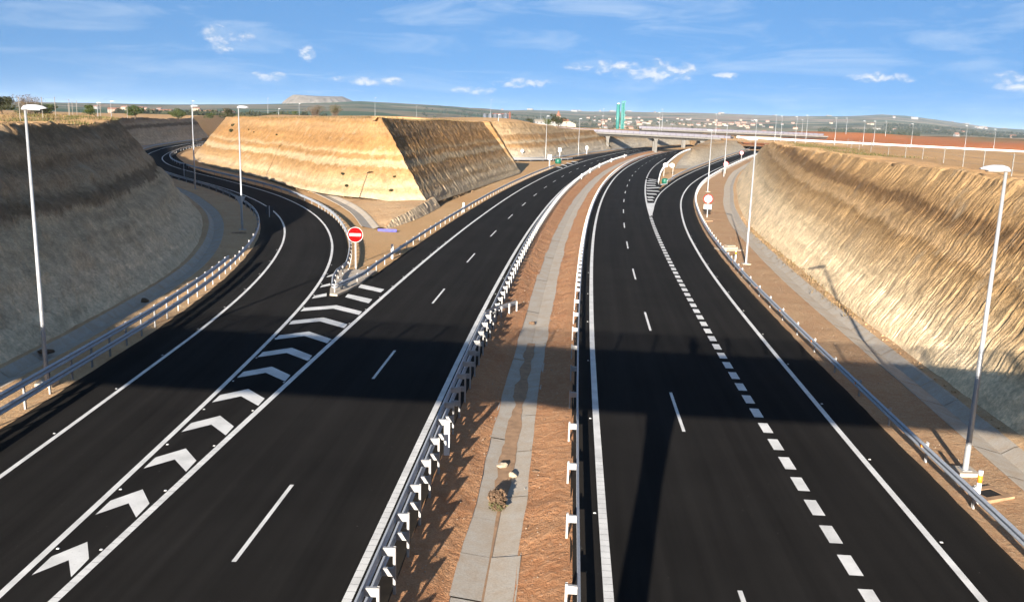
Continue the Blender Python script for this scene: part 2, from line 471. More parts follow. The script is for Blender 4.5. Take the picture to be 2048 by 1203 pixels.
class MB:
    """Collects primitives into one mesh."""
    def __init__(s):
        s.v, s.f, s.m = [], [], []

    def add(s, V, F, mi=0):
        b = len(s.v)
        s.v += [tuple(p) for p in V]
        s.f += [tuple(i + b for i in q) for q in F]
        s.m += [mi] * len(F)
        return s

    def box(s, c, d, rz=0.0, mi=0, bev=0.0):
        x, y, z = d[0] / 2, d[1] / 2, d[2] / 2
        cs, sn = math.cos(rz), math.sin(rz)
        V = []
        for sx, sy, sz in ((-1, -1, -1), (1, -1, -1), (1, 1, -1), (-1, 1, -1), (-1, -1, 1), (1, -1, 1), (1, 1, 1), (-1, 1, 1)):
            px, py, pz = sx * x, sy * y, sz * z
            V.append((c[0] + px * cs - py * sn, c[1] + px * sn + py * cs, c[2] + pz))
        return s.add(V, [(0, 3, 2, 1), (4, 5, 6, 7), (0, 1, 5, 4), (1, 2, 6, 5), (2, 3, 7, 6), (3, 0, 4, 7)], mi)

    def tube(s, pts, rads, n=8, mi=0, cap=True):
        P = [Vector(p) for p in pts]
        V, F = [], []
        for i, p in enumerate(P):
            t = (P[min(i + 1, len(P) - 1)] - P[max(i - 1, 0)]).normalized()
            a = t.cross(Vector((0, 0, 1)) if abs(t.z) < 0.95 else Vector((1, 0, 0))).normalized()
            b = t.cross(a)
            r = rads[i] if isinstance(rads, (list, tuple)) else rads
            for k in range(n):
                th = 2 * math.pi * k / n
                V.append(p + a * (r * math.cos(th)) + b * (r * math.sin(th)))
        for i in range(len(P) - 1):
            for k in range(n):
                k2 = (k + 1) % n
                F.append((i * n + k, i * n + k2, (i + 1) * n + k2, (i + 1) * n + k))
        if cap:
            F.append(tuple(range(n)))
            F.append(tuple(range((len(P) - 1) * n, len(P) * n))[::-1])
        return s.add(V, F, mi)

    def prism(s, poly, y0, y1, mi=0):
        """poly in the x-z plane, extruded along y"""
        n = len(poly)
        V = [(a, y0, b) for a, b in poly] + [(a, y1, b) for a, b in poly]
        F = [tuple(range(n)), tuple(range(n, 2 * n))[::-1]] + [(i, i + n, (i + 1) % n + n, (i + 1) % n) for i in range(n)]
        return s.add(V, F, mi)

    def mesh(s, name, *mts, smooth=False):
        me = bpy.data.meshes.new(name)
        me.from_pydata(s.v, [], s.f)
        for mm in mts:
            me.materials.append(MATS[mm])
        for p, mi in zip(me.polygons, s.m):
            p.material_index = mi
            p.use_smooth = smooth
        bm = bmesh.new()
        bm.from_mesh(me)
        bmesh.ops.recalc_face_normals(bm, faces=bm.faces)
        bm.to_mesh(me)
        bm.free()
        me.update()
        return me

    def build(s, name, mt, parent=None, smooth=False):
        mts = mt if isinstance(mt, (list, tuple)) else [mt]
        return link(name, s.mesh(name, *mts, smooth=smooth), parent)


def tag(o, label=None, cat=None, group=None, kind=None):
    if label:
        o['label'] = label
    if cat:
        o['category'] = cat
    if group:
        o['group'] = group
    if kind:
        o['kind'] = kind
    return o


def empty(name, loc=(0, 0, 0), rz=0.0, label=None, cat=None, group=None, kind=None):
    o = bpy.data.objects.new(name, None)
    o.empty_display_size = 0.3
    COL.objects.link(o)
    o.location = loc
    o.rotation_euler = (0, 0, rz)
    return tag(o, label, cat, group, kind)


def place(name, me, loc, rz=0.0, parent=None, sc=1.0):
    o = link(name, me, parent)
    o.location = loc
    o.rotation_euler = (0, 0, rz)
    if sc != 1.0:
        o.scale = (sc, sc, sc) if not isinstance(sc, tuple) else sc
    return o


# ------------------------------------------------------------------ numpy noise
def _h(ix, iy, seed):
    n = (ix.astype(np.int64) * 374761393 + iy.astype(np.int64) * 668265263 + seed * 1274126177) & 0xFFFFFFFF
    n = ((n ^ (n >> 13)) * 1274126177) & 0xFFFFFFFF
    return ((n ^ (n >> 16)) & 0xFFFFFF) / float(0xFFFFFF)


def vnoise(x, y, seed=0):
    ix, iy = np.floor(x), np.floor(y)
    fx, fy = x - ix, y - iy
    fx, fy = fx * fx * fx * (fx * (fx * 6 - 15) + 10), fy * fy * fy * (fy * (fy * 6 - 15) + 10)
    a, b = _h(ix, iy, seed), _h(ix + 1, iy, seed)
    c, d = _h(ix, iy + 1, seed), _h(ix + 1, iy + 1, seed)
    return (a + (b - a) * fx) * (1 - fy) + (c + (d - c) * fx) * fy


def fbm(x, y, seed=0, octv=4, gain=0.5):
    s, a, t = 0, 1.0, 0
    for i in range(octv):
        s = s + a * vnoise(x * 2 ** i, y * 2 ** i, seed + i * 17)
        t += a
        a *= gain
    return s / t - 0.5


def sm(t):
    t = np.clip(t, 0, 1)
    return t * t * (3 - 2 * t)


# ------------------------------------------------------------------ road lines (world metres)
LD = [(-7.33, 22.12), (-7.05, 27.16), (-6.77, 32.2), (-6.47, 37.25), (-6.17, 42.29), (-5.85, 47.33), (-5.52, 52.37), (-5.17, 57.41), (-4.81, 62.45), (-4.43, 67.48), (-4.04, 72.52), (-3.64, 77.55), (-3.22, 82.59), (-2.78, 87.62), (-2.33, 92.65), (-1.87, 97.68), (-1.39, 102.71), (-0.89, 107.73), (-0.38, 112.76), (0.14, 117.78), (0.67, 122.8), (1.21, 127.82), (1.77, 132.84), (2.34, 137.86), (2.93, 142.88), (3.53, 147.89), (4.15, 152.91), (4.78, 157.92), (5.44, 162.93), (6.11, 167.93), (6.79, 172.94), (7.49, 177.94), (8.2, 182.94), (8.93, 187.94), (9.67, 192.93), (10.42, 197.93), (11.19, 202.92), (11.97, 207.91), (12.76, 212.9), (13.58, 217.88), (14.41, 222.86), (15.26, 227.84), (16.12, 232.82), (17.0, 237.79), (17.89, 242.76), (18.81, 247.73), (19.74, 252.7), (20.69, 257.66), (21.65, 262.62), (22.62, 267.57), (23.6, 272.53), (24.59, 277.48), (25.6, 282.43), (26.63, 287.37), (27.69, 292.31), (28.76, 297.25), (29.85, 302.18), (30.96, 307.11), (32.09, 312.03), (33.24, 316.95), (34.4, 321.86), (35.57, 326.77), (36.75, 331.69), (37.93, 336.6), (39.11, 341.51), (40.29, 346.42), (41.47, 351.33)]
R2 = [(6.15, 20.81), (6.46, 25.81), (6.79, 30.81), (7.12, 35.81), (7.47, 40.81), (7.82, 45.81), (8.2, 50.8), (8.59, 55.8), (8.99, 60.79), (9.4, 65.79), (9.82, 70.78), (10.25, 75.77), (10.7, 80.76), (11.16, 85.75), (11.64, 90.73), (12.13, 95.72), (12.64, 100.7), (13.16, 105.69), (13.71, 110.67), (14.26, 115.65), (14.83, 120.62), (15.41, 125.6), (16.01, 130.57), (16.62, 135.55), (17.25, 140.52), (17.89, 145.49), (18.54, 150.45), (19.21, 155.42), (19.89, 160.38), (20.59, 165.34), (21.3, 170.3), (22.03, 175.26), (22.76, 180.21), (23.51, 185.17), (24.27, 190.12), (25.04, 195.07), (25.83, 200.02), (26.64, 204.96), (27.47, 209.9), (28.31, 214.84), (29.16, 219.78), (30.02, 224.71), (30.9, 229.65), (31.79, 234.58), (32.7, 239.5), (33.63, 244.43), (34.58, 249.34), (35.55, 254.26), (36.53, 259.17), (37.53, 264.08), (38.54, 268.99), (39.56, 273.89), (40.59, 278.8), (41.64, 283.7), (42.69, 288.59), (43.74, 293.49), (44.8, 298.39), (45.85, 303.29)]
R4 = [(12.46, 21.09), (12.8, 26.1), (13.13, 31.11), (13.48, 36.12), (13.84, 41.12), (14.2, 46.13), (14.58, 51.14), (14.97, 56.15), (15.38, 61.15), (15.82, 66.15), (16.29, 71.15), (16.8, 76.15), (17.34, 81.14), (17.92, 86.13), (18.52, 91.12), (19.14, 96.1), (19.81, 101.07), (20.51, 106.05), (21.25, 111.01), (22.02, 115.98), (22.82, 120.93), (23.65, 125.89), (24.49, 130.84), (25.38, 135.78), (26.32, 140.71), (27.32, 145.63), (28.38, 150.54), (29.49, 155.44), (30.65, 160.32), (31.85, 165.2), (33.09, 170.06), (34.4, 174.91), (35.76, 179.75), (37.17, 184.57), (38.6, 189.38), (40.06, 194.18), (41.57, 198.97), (43.11, 203.75), (44.67, 208.53), (46.24, 213.3), (47.82, 218.06), (49.42, 222.82), (51.04, 227.58), (52.66, 232.33), (54.29, 237.08), (55.93, 241.83), (57.57, 246.57), (59.22, 251.31), (60.88, 256.05), (62.54, 260.79), (64.2, 265.53), (65.87, 270.27), (67.55, 275.0), (69.25, 279.72), (70.97, 284.44), (72.7, 289.16), (74.43, 293.87), (76.17, 298.58), (77.91, 303.29), (79.64, 308.01), (81.34, 312.73)]
GR = [(18.32, 118.5), (19.2, 123.43), (20.05, 128.36), (20.91, 133.3), (21.81, 138.23), (22.74, 143.15), (23.72, 148.06), (24.75, 152.96), (25.85, 157.85), (27.03, 162.71), (28.29, 167.56), (29.61, 172.39), (30.99, 177.21), (32.41, 182.01), (33.85, 186.81), (35.31, 191.6), (36.79, 196.38), (38.27, 201.17), (39.77, 205.95), (41.28, 210.72), (42.81, 215.49), (44.38, 220.25), (45.96, 225.0), (47.56, 229.74), (49.17, 234.49), (50.79, 239.23), (52.4, 243.97), (54.02, 248.71), (55.63, 253.45), (57.25, 258.19), (58.87, 262.93), (60.49, 267.67), (62.12, 272.41), (63.75, 277.14), (65.39, 281.87), (67.06, 286.59), (68.76, 291.31), (70.47, 296.01), (72.18, 300.72), (73.9, 305.42), (75.62, 310.13), (77.34, 314.83), (79.04, 319.54), (80.71, 324.26), (82.35, 329.0), (83.96, 333.74), (85.55, 338.49), (87.13, 343.24), (88.71, 347.99), (90.29, 352.75), (91.87, 357.5), (93.44, 362.25), (95.02, 367.01), (96.6, 371.76), (98.18, 376.51), (99.77, 381.26), (101.37, 386.01)]
RL = [(-16.62, 27.28), (-16.72, 31.28), (-16.84, 35.28), (-16.97, 39.28), (-17.11, 43.28), (-17.26, 47.27), (-17.46, 51.27), (-17.71, 55.27), (-18.03, 59.25), (-18.43, 63.24), (-18.91, 67.21), (-19.47, 71.17), (-20.12, 75.12), (-20.84, 79.06), (-21.67, 82.97), (-22.6, 86.86), (-23.65, 90.73), (-24.83, 94.55), (-26.13, 98.33), (-27.57, 102.07), (-29.13, 105.75), (-30.8, 109.39), (-32.57, 112.98), (-34.43, 116.52), (-36.38, 120.01), (-38.43, 123.45), (-40.55, 126.84), (-42.76, 130.18), (-45.03, 133.48), (-47.35, 136.74), (-49.7, 139.98), (-52.05, 143.22), (-54.39, 146.46), (-56.7, 149.73), (-58.97, 153.03), (-61.19, 156.36), (-63.31, 159.75), (-65.29, 163.23), (-67.12, 166.79), (-68.85, 170.4), (-70.53, 174.02), (-72.21, 177.66), (-73.88, 181.3), (-75.55, 184.93), (-77.22, 188.57), (-78.88, 192.21), (-80.51, 195.87), (-82.06, 199.55), (-83.47, 203.3), (-84.72, 207.1), (-85.83, 210.95), (-86.86, 214.81), (-87.85, 218.69), (-88.79, 222.58), (-89.71, 226.48), (-90.6, 230.38), (-91.46, 234.28), (-92.3, 238.2), (-93.09, 242.12), (-93.85, 246.05), (-94.59, 249.98), (-95.32, 253.92), (-96.04, 257.85), (-96.75, 261.79), (-97.42, 265.74), (-98.04, 269.69), (-98.62, 273.65), (-99.17, 277.62), (-99.7, 281.58), (-100.24, 285.55), (-100.79, 289.51), (-101.36, 293.47), (-101.98, 297.43)]
RR = [(-12.53, 20.24), (-12.55, 24.29), (-12.59, 28.35), (-12.64, 32.4), (-12.7, 36.45), (-12.79, 40.51), (-12.9, 44.56), (-13.04, 48.61), (-13.22, 52.66), (-13.45, 56.71), (-13.76, 60.75), (-14.15, 64.78), (-14.63, 68.81), (-15.21, 72.82), (-15.89, 76.82), (-16.68, 80.79), (-17.61, 84.74), (-18.66, 88.65), (-19.82, 92.54), (-21.08, 96.39), (-22.43, 100.21), (-23.9, 103.99), (-25.47, 107.73), (-27.15, 111.42), (-28.93, 115.06), (-30.8, 118.66), (-32.75, 122.21), (-34.81, 125.7), (-36.98, 129.13), (-39.22, 132.5), (-41.52, 135.84), (-43.84, 139.17), (-46.18, 142.48), (-48.56, 145.76), (-50.96, 149.03), (-53.36, 152.3), (-55.73, 155.58), (-58.08, 158.88), (-60.38, 162.22), (-62.61, 165.61), (-64.76, 169.04), (-66.8, 172.55), (-68.73, 176.11), (-70.55, 179.74), (-72.27, 183.41), (-73.91, 187.11), (-75.45, 190.86), (-76.88, 194.65), (-78.2, 198.49), (-79.43, 202.35), (-80.59, 206.24), (-81.71, 210.13), (-82.76, 214.05), (-83.72, 217.99), (-84.57, 221.95), (-85.35, 225.93), (-86.1, 229.91), (-86.82, 233.9), (-87.54, 237.89), (-88.24, 241.88), (-88.95, 245.87), (-89.65, 249.87), (-90.35, 253.86), (-91.06, 257.85), (-91.76, 261.84), (-92.47, 265.83), (-93.19, 269.82), (-93.96, 273.8)]
G8 = [(28.47, 178.43), (29.35, 183.46), (30.21, 188.49), (31.06, 193.52), (31.92, 198.55), (32.78, 203.58), (33.65, 208.61), (34.54, 213.64), (35.47, 218.65), (36.42, 223.67), (37.39, 228.68), (38.38, 233.69), (39.39, 238.69), (40.41, 243.69), (41.45, 248.68), (42.51, 253.68), (43.58, 258.67), (44.66, 263.66), (45.75, 268.64), (46.84, 273.63), (47.94, 278.61), (49.05, 283.59), (50.17, 288.57), (51.29, 293.55), (52.41, 298.53), (53.55, 303.51), (54.73, 308.47), (55.97, 313.42), (57.25, 318.36), (58.56, 323.29), (59.87, 328.23), (61.19, 333.16), (62.5, 338.09), (63.82, 343.02), (65.14, 347.95), (66.46, 352.88), (67.77, 357.81), (69.09, 362.74), (70.41, 367.67), (71.72, 372.61), (73.0, 377.54)]
TOEA = [(-23.67, 39.71), (-23.93, 45.08), (-24.09, 50.46), (-24.29, 55.84), (-24.69, 61.2), (-25.39, 66.53), (-26.42, 71.81), (-27.72, 77.03), (-29.22, 82.2), (-30.86, 87.32), (-32.63, 92.4), (-34.54, 97.43), (-36.46, 102.45)]
WTL = [(-64.31, 182.11), (-53.47, 164.29), (-43.04, 150.23), (-31.02, 128.24), (-24.3, 116.7), (-19.53, 111.95)]
RTOE = [(20.53, 35.38), (20.99, 40.38), (21.42, 45.38), (21.84, 50.38), (22.29, 55.39), (22.8, 60.38), (23.39, 65.37), (24.03, 70.35), (24.65, 75.33), (25.23, 80.32), (25.77, 85.31), (26.32, 90.3), (26.91, 95.29), (27.57, 100.27), (28.31, 105.23), (29.12, 110.19), (30.03, 115.13), (30.99, 120.06), (31.97, 124.98), (32.97, 129.9), (34.0, 134.82), (35.07, 139.72), (36.19, 144.62), (37.33, 149.51), (38.47, 154.4), (39.58, 159.29), (40.64, 164.2)]
RDIT = [(18.79, 30.38), (19.38, 35.46), (19.92, 40.54), (20.39, 45.63), (20.81, 50.73), (21.22, 55.82), (21.65, 60.92), (22.16, 66.0), (22.72, 71.08), (23.31, 76.16), (23.94, 81.23), (24.62, 86.3), (25.34, 91.36), (26.07, 96.42), (26.84, 101.47), (27.63, 106.52), (28.46, 111.57), (29.32, 116.61), (30.19, 121.65), (31.1, 126.68), (32.08, 131.69), (33.14, 136.69), (34.24, 141.68), (35.4, 146.66), (36.65, 151.62), (37.98, 156.56), (39.35, 161.48), (40.74, 166.4), (42.18, 171.31), (43.69, 176.19), (45.28, 181.05), (46.91, 185.89), (48.51, 190.75), (50.02, 195.63)]
LDIT = [(-22.76, 38.09), (-23.01, 43.35), (-23.22, 48.62), (-23.42, 53.88), (-23.72, 59.13), (-24.25, 64.37), (-25.07, 69.57), (-26.18, 74.72), (-27.51, 79.81), (-28.98, 84.87), (-30.57, 89.89), (-32.31, 94.86), (-34.25, 99.75), (-36.41, 104.55), (-38.74, 109.27), (-41.15, 113.96), (-43.51, 118.66)]


def arr(c):
    return np.array(c, dtype=float)


def chord(P):
    return np.r_[0, np.cumsum(np.hypot(*np.diff(P, axis=0).T))]


def resamp(P, step):
    s = chord(P)
    # Catmull-Rom through the points
    n = max(2, int(round(s[-1] / step)) + 1)
    t = np.linspace(0, s[-1], n)
    k = np.clip(np.searchsorted(s, t, side='right') - 1, 0, len(P) - 2)
    u = ((t - s[k]) / (s[k + 1] - s[k]))[:, None]
    Q = np.vstack([2 * P[0] - P[1], P, 2 * P[-1] - P[-2]])
    p0, p1, p2, p3 = Q[k], Q[k + 1], Q[k + 2], Q[k + 3]
    return 0.5 * (2 * p1 + (p2 - p0) * u + (2 * p0 - 5 * p1 + 4 * p2 - p3) * u ** 2 + (3 * p1 - p0 - 3 * p2 + p3) * u ** 3)


def extend(P, a=0.0, b=0.0, turn=0.0):
    """Straight lead-in of a metres, run-on of b metres turning right by `turn` rad per metre."""
    P = [tuple(p) for p in P]
    if a:
        d = np.array(P[0]) - np.array(P[3])
        d /= np.hypot(*d)
        k = int(a // 5)
        P = [tuple(np.array(P[0]) + d * (a * (k - i) / k)) for i in range(k)] + P
    if b:
        d = np.array(P[-1]) - np.array(P[-4])
        h = math.atan2(d[0], d[1])
        q = np.array(P[-1])
        for i in range(int(b // 5)):
            h += turn * 5
            q = q + 5 * np.array((math.sin(h), math.cos(h)))
            P.append(tuple(q))
    return arr(P)


def tang(P):
    d = np.gradient(P, axis=0)
    return d / np.hypot(d[:, 0], d[:, 1])[:, None]


def rnorm(P):
    t = tang(P)
    return np.c_[t[:, 1], -t[:, 0]]       # to the right of travel


def off(P, d):
    d = np.asarray(d, dtype=float)
    return P + rnorm(P) * (d[:, None] if d.ndim else d)


def cross(P, other, fill=None):
    """Signed distance to the right from each station of P to the polyline `other`."""
    T, N = tang(P), rnorm(P)
    out = np.full(len(P), np.nan)
    for i in range(len(P)):
        rel = other - P[i]
        t = rel @ T[i]
        n = rel @ N[i]
        s = np.where(np.sign(t[:-1]) != np.sign(t[1:]))[0]
        if len(s):
            vals = [n[j] + (n[j + 1] - n[j]) * (-t[j]) / (t[j + 1] - t[j]) for j in s]
            out[i] = min(vals, key=abs)
    ok = ~np.isnan(out)
    idx = np.arange(len(P))
    out = np.interp(idx, idx[ok], out[ok])
    return out


LD = extend(LD, 62, 260, 0.0009)
R2 = extend(R2, 62, 300, 0.0009)
R4 = extend(R4, 62, 60, 0.0)
RL = extend(RL, 86, 40, 0.0)
RR = extend(RR, 80, 60, 0.0)
GRX = arr(GR)
GLX = np.c_[R2[:, 0] + 3.5, R2[:, 1]]


def zfloor(x, y):
    """Level of the cut floor: both slip roads climb gently as they leave."""
    x, y = np.asarray(x, float), np.asarray(y, float)
    D = np.hypot(x, y)
    zl = np.clip(.012 * (D - 50), 0, 2.4) * sm((-12 - x) / 8) * (y > 0)
    xg = np.interp(y, GLX[:, 1], GLX[:, 0])
    zr = np.clip(.011 * (D - 130), 0, 2.4) * sm((x - xg - 1.5) / 6) * (y > 0)
    return zl + zr


PLAT = arr([(-32, -40, 10.8), (-32, 0, 10.8), (-32, 40, 10.7), (-34, 70, 10.7), (-48, 105, 10.7), (-75, 140, 10.6), (-98, 190, 10.0), (-112, 240, 9.6), (-118, 300, 9.4), (-150, 420, 9.2),
            (-60, 20, 10.9), (-75, 90, 11.1), (-120, 60, 11.2), (-110, 150, 10.9), (-200, 150, 11), (-250, 300, 10),
            (-18.5, 124, 11.6), (-30, 140, 11.5), (-50, 180, 11.1), (-66, 205, 10.7), (-40, 220, 11.2), (-6, 210, 11.3), (-12, 165, 11.6), (-30, 200, 11.5),
            (0, 288, 11.4), (12, 315, 10.3), (22, 345, 9.3), (30, 375, 8.6), (-10, 330, 12.6), (-40, 300, 12.2), (-20, 420, 12.0), (20, 430, 9.6), (-80, 380, 11.5), (40, 450, 8.5), (70, 520, 8.5), (110, 600, 8.0),
            (29, 62, 9.35), (26, 42, 9.25), (33, 90, 9.35), (40, 120, 9.2), (48, 160, 9.1), (50, 60, 9.0), (60, 100, 8.5), (80, 140, 7.9), (110, 180, 7.0), (70, 220, 7.0), (58, 195, 8.2), (100, 260, 5.8),
            (130, 390, 4.9), (200, 392, 3.2), (95, 395, 5.9), (88, 330, 5.4), (260, 395, 2.6), (150, 250, 5.6), (200, 200, 6.0), (150, 100, 7.8), (250, 300, 4.0), (30, 0, 9.2), (60, 0, 9.0), (30, -40, 9.2),
            (72, 310, 5.2), (84, 345, 5.3), (60, 270, 5.0),
            (150, 480, 6.5), (250, 480, 6.6), (200, 560, 10.5), (300, 600, 11.0), (120, 540, 6.5), (400, 560, 10.5), (350, 480, 7.5), (520, 700, 9), (150, 640, 9.5)])
SKYL = arr([(-60, 8), (-35, 6), (-30, 5), (-25, 7), (-21.4, 8), (-17.6, 11), (-14.7, 14), (-13.5, 17), (-9.8, 24), (-7.2, 22), (-4, 19), (-0.8, 17), (5.7, 21), (10.4, 23), (15.1, 22), (19.4, 23), (22, 26), (23.6, 23), (25.8, 15), (27.6, 8), (30, 5), (40, 8), (60, 10)])


def zland(x, y):
    x, y = np.asarray(x, float), np.asarray(y, float)
    D = np.hypot(x, y)
    num = np.zeros_like(x)
    den = np.zeros_like(x)
    for px, py, pz in PLAT:
        w = 1.0 / ((x - px) ** 2 + (y - py) ** 2 + 30.0) ** 1.6
        num += w * pz
        den += w
    near = num / den + 0.5 * fbm(x / 25, y / 25, 3, 3)
    az = np.degrees(np.arctan2(x, np.maximum(y, 1e-3)))
    az = np.where(y < 0, np.sign(x) * 60, az)
    e = np.interp(az, SKYL[:, 0], SKYL[:, 1])
    Dp = np.interp(az, [-20, -4, 4, 30], [3600, 3600, 6500, 7000])
    t = (D - 1500) / (Dp - 1500)
    rise = (CAM_H + e / 1772.0 * Dp) * (sm(t) * 0.9 + 0.1 * np.clip(t, 0, 1)) * np.where(t > 1, 1 - 0.35 * np.clip(t - 1, 0, 1.5), 1)
    roll = fbm(x / 420, y / 420, 11, 4) * np.clip((D - 800) / 2500, 0, 1) * 26 * np.clip(1.1 - t, 0, 1) + fbm(x / 900, y / 900, 31, 5, .55) * np.clip((D - 2500) / 4000, 0, 1) * 34
    base = np.interp(az, [-25, -5, 3, 12, 30], [5, 7, 2, -2, 0])
    farz = base + rise * (t > 0) + roll
    w = sm((D - 560) / 380)
    return near * (1 - w) + farz * w


def z1(x, y):
    return float(zland(np.array([x]), np.array([y]))[0])

# ------------------------------------------------------------------ stations along the roads
sLD = resamp(LD, 1.0)
sR2 = resamp(R2, 1.0)
sR4 = resamp(R4, 1.0)
sRL = resamp(RL, 1.0)
sRR = resamp(RR, 1.0)
sG8 = resamp(arr(G8), 1.0)
sE2 = resamp(arr([(-75, 246), (-50, 254), (-28, 260.5), (-10, 267.5), (3, 275), (11, 285.5), (18.1, 302), (23.8, 322), (31, 349), (39, 375), (48, 408), (58, 440), (70, 475)]), 1.0)

_rt = arr(RTOE)
_rt = np.vstack([(19.2, 15), (18.2, -5), (16.8, -30), (15.5, -60)][::-1] + [tuple(p) for p in _rt])
d_rtoe = cross(sR4, _rt)
d_rtoe[sR4[:, 1] > 163] = np.interp(sR4[sR4[:, 1] > 163, 1], [163, 185, 220, 400], [d_rtoe[np.argmin(abs(sR4[:, 1] - 162))], 8.4, 7.0, 6.0])
d_rdit = cross(sR4, np.vstack([(17.6, 15), (16.4, -60)][::-1] + [tuple(p) for p in RDIT]))
d_rdit = np.minimum(d_rdit, d_rtoe - 1.15)
_lt = np.vstack([(-22.6, -60), (-23.0, 0), (-23.4, 25)] + [tuple(p) for p in TOEA])
d_ltoe = -cross(sRL, _lt)
_yy = sRL[:, 1]
_far = (_yy > 101)
d_ltoe[_far] = np.interp(_yy[_far], [101, 125, 170, 400], [d_ltoe[np.argmin(abs(_yy - 100.5))], 9.0, 7.5, 6.5])
d_ldit = -cross(sRL, np.vstack([(-21.9, -60), (-22.2, 0), (-22.5, 25)] + [tuple(p) for p in LDIT]))
d_ldit = np.minimum(d_ldit, d_ltoe - 0.75)


def ksm(a, w=9):
    k = np.ones(w) / w
    return np.convolve(np.pad(a, w // 2, mode='edge'), k, 'valid')


d_rtoe, d_rdit, d_ltoe, d_ldit = [ksm(a, 11) for a in (d_rtoe, d_rdit, d_ltoe, d_ldit)]


def mitre(P, side):
    """Normals to one side with mitred corners."""
    e = np.diff(P, axis=0)
    e /= np.hypot(e[:, 0], e[:, 1])[:, None]
    n = np.c_[e[:, 1], -e[:, 0]] * side
    a = np.vstack([n[:1], n])
    b = np.vstack([n, n[-1:]])
    mvec = a + b
    mvec /= np.hypot(mvec[:, 0], mvec[:, 1])[:, None]
    c = np.clip((mvec * b).sum(1), 0.45, 1)
    return mvec / c[:, None]


def crest_of(T, N, z0, slope=0.70):
    o = np.full(len(T), 7.0)
    for _ in range(6):
        q = T + N * o[:, None]
        o = np.maximum(0.25, slope * (zland(q[:, 0], q[:, 1]) - z0))
    o = ksm(o, 7)
    return o


def bank(name, T, N, z0, mt, rows=46, rill=0.15, fr=1.7, slant=0.3, lump=0.22, seed=1, crestn=0.35, top=5.0, slope=0.70, ledge=0.12, smooth=False, bf=0.25, wp=0.8):
    """Cut slope lofted from its toe line up to the plateau, with rills, ledges and a ragged lip."""
    o = crest_of(T, N, z0, slope)
    u = chord(T)
    C = T + N * o[:, None]
    zc = zland(C[:, 0], C[:, 1])
    vv = np.r_[np.linspace(0, 1, rows)]
    ext = [e * top / 5.0 for e in (0.25, 0.6, 1.2, 2.2, 3.5, 5.0)]
    h = (zc - z0)
    U = u[:, None] * np.ones((1, rows))
    B = vv[None, :] * (h[:, None] * 1.22)              # metres up the face
    hv = o[:, None] * vv[None, :]
    X = T[:, None, 0] + N[:, None, 0] * hv
    Y = T[:, None, 1] + N[:, None, 1] * hv
    Zz = z0[:, None] + h[:, None] * vv[None, :]
    # displacement
    warp = fbm(U * 0.45, B * 0.35, seed + 5, 3) * wp
    q = (U + slant * B + warp) * fr
    r1 = 1 - np.abs(2 * vnoise(q, B * bf + 7, seed) - 1)
    r2 = 1 - np.abs(2 * vnoise(q * 1.7 + 9, B * bf * 2.0, seed + 2) - 1)
    amp = 0.55 + 0.9 * np.clip(fbm(U * 0.12, B * 0.15, seed + 8, 3) + 0.5, 0, 1)
    amp = amp * np.interp(np.hypot(T[:, 0], T[:, 1]), [45, 70, 110], [1.25, 0.9, 0.55])[:, None]
    d = rill * amp * ((r1 - 0.62) + 0.45 * (r2 - 0.6))
    d += lump * 2 * fbm(U * 0.33, B * 0.45, seed + 3, 4)
    d += ledge * 2 * (vnoise(U * 0.05 + 3, Zz * 1.35 + 0.5 * fbm(U * 0.08, B * 0, seed + 4, 2), seed + 6) - 0.5)
    fade = sm(vv / 0.06)[None, :] * 0.85 + 0.15
    d = d * fade
    nrm = np.hypot(N[:, 0], N[:, 1])
    nx, ny = -N[:, 0] / nrm * 0.82, -N[:, 1] / nrm * 0.82
    X = X + nx[:, None] * d
    Y = Y + ny[:, None] * d
    Zz = Zz + 0.57 * d
    lip = crestn * 2 * fbm(u * 0.5, u * 0 + 2, seed + 12, 4)
    w = sm((vv - 0.80) / 0.2)[None, :]
    Zz = Zz + w * (lip[:, None] - 0.12)
    XT, YT, ZT = [X], [Y], [Zz]
    for e in ext:
        s1 = (o + e)
        x = T[:, 0] + N[:, 0] * s1
        y = T[:, 1] + N[:, 1] * s1
        z = zland(x, y) + 0.04 + lip * max(0, 1 - e / 3.0) * 0.8 + (0.10 * 2 * fbm(x * 0.9, y * 0.9, seed + 20, 3) if e < top else -0.35)
        XT.append(x[:, None]); YT.append(y[:, None]); ZT.append(z[:, None])
    X, Y, Zz = np.hstack(XT), np.hstack(YT), np.hstack(ZT)
    V = np.stack([X, Y, Zz], 2).reshape(-1, 3)
    F = grid_faces(X.shape[0], X.shape[1])
    nface = rows - 1
    mi = np.tile(np.r_[np.zeros(nface + 1), np.ones(len(ext) - 1)].astype(int), X.shape[0] - 1)
    ob = link(name, npmesh(name, V, F, None, smooth, [mt, 'land'], mi))
    return ob, C


def stations(P, steps):
    """Resample a 1 m curve with a step that grows with distance from the camera: list of (y limit, step)."""
    s = chord(P)
    out = [0.0]
    while out[-1] < s[-1] - 0.5:
        i = min(np.searchsorted(s, out[-1]), len(P) - 1)
        D = math.hypot(*P[i])
        st = steps[-1][1]
        for lim, v in steps:
            if D < lim:
                st = v
                break
        out.append(out[-1] + st)
    return np.array(out), s


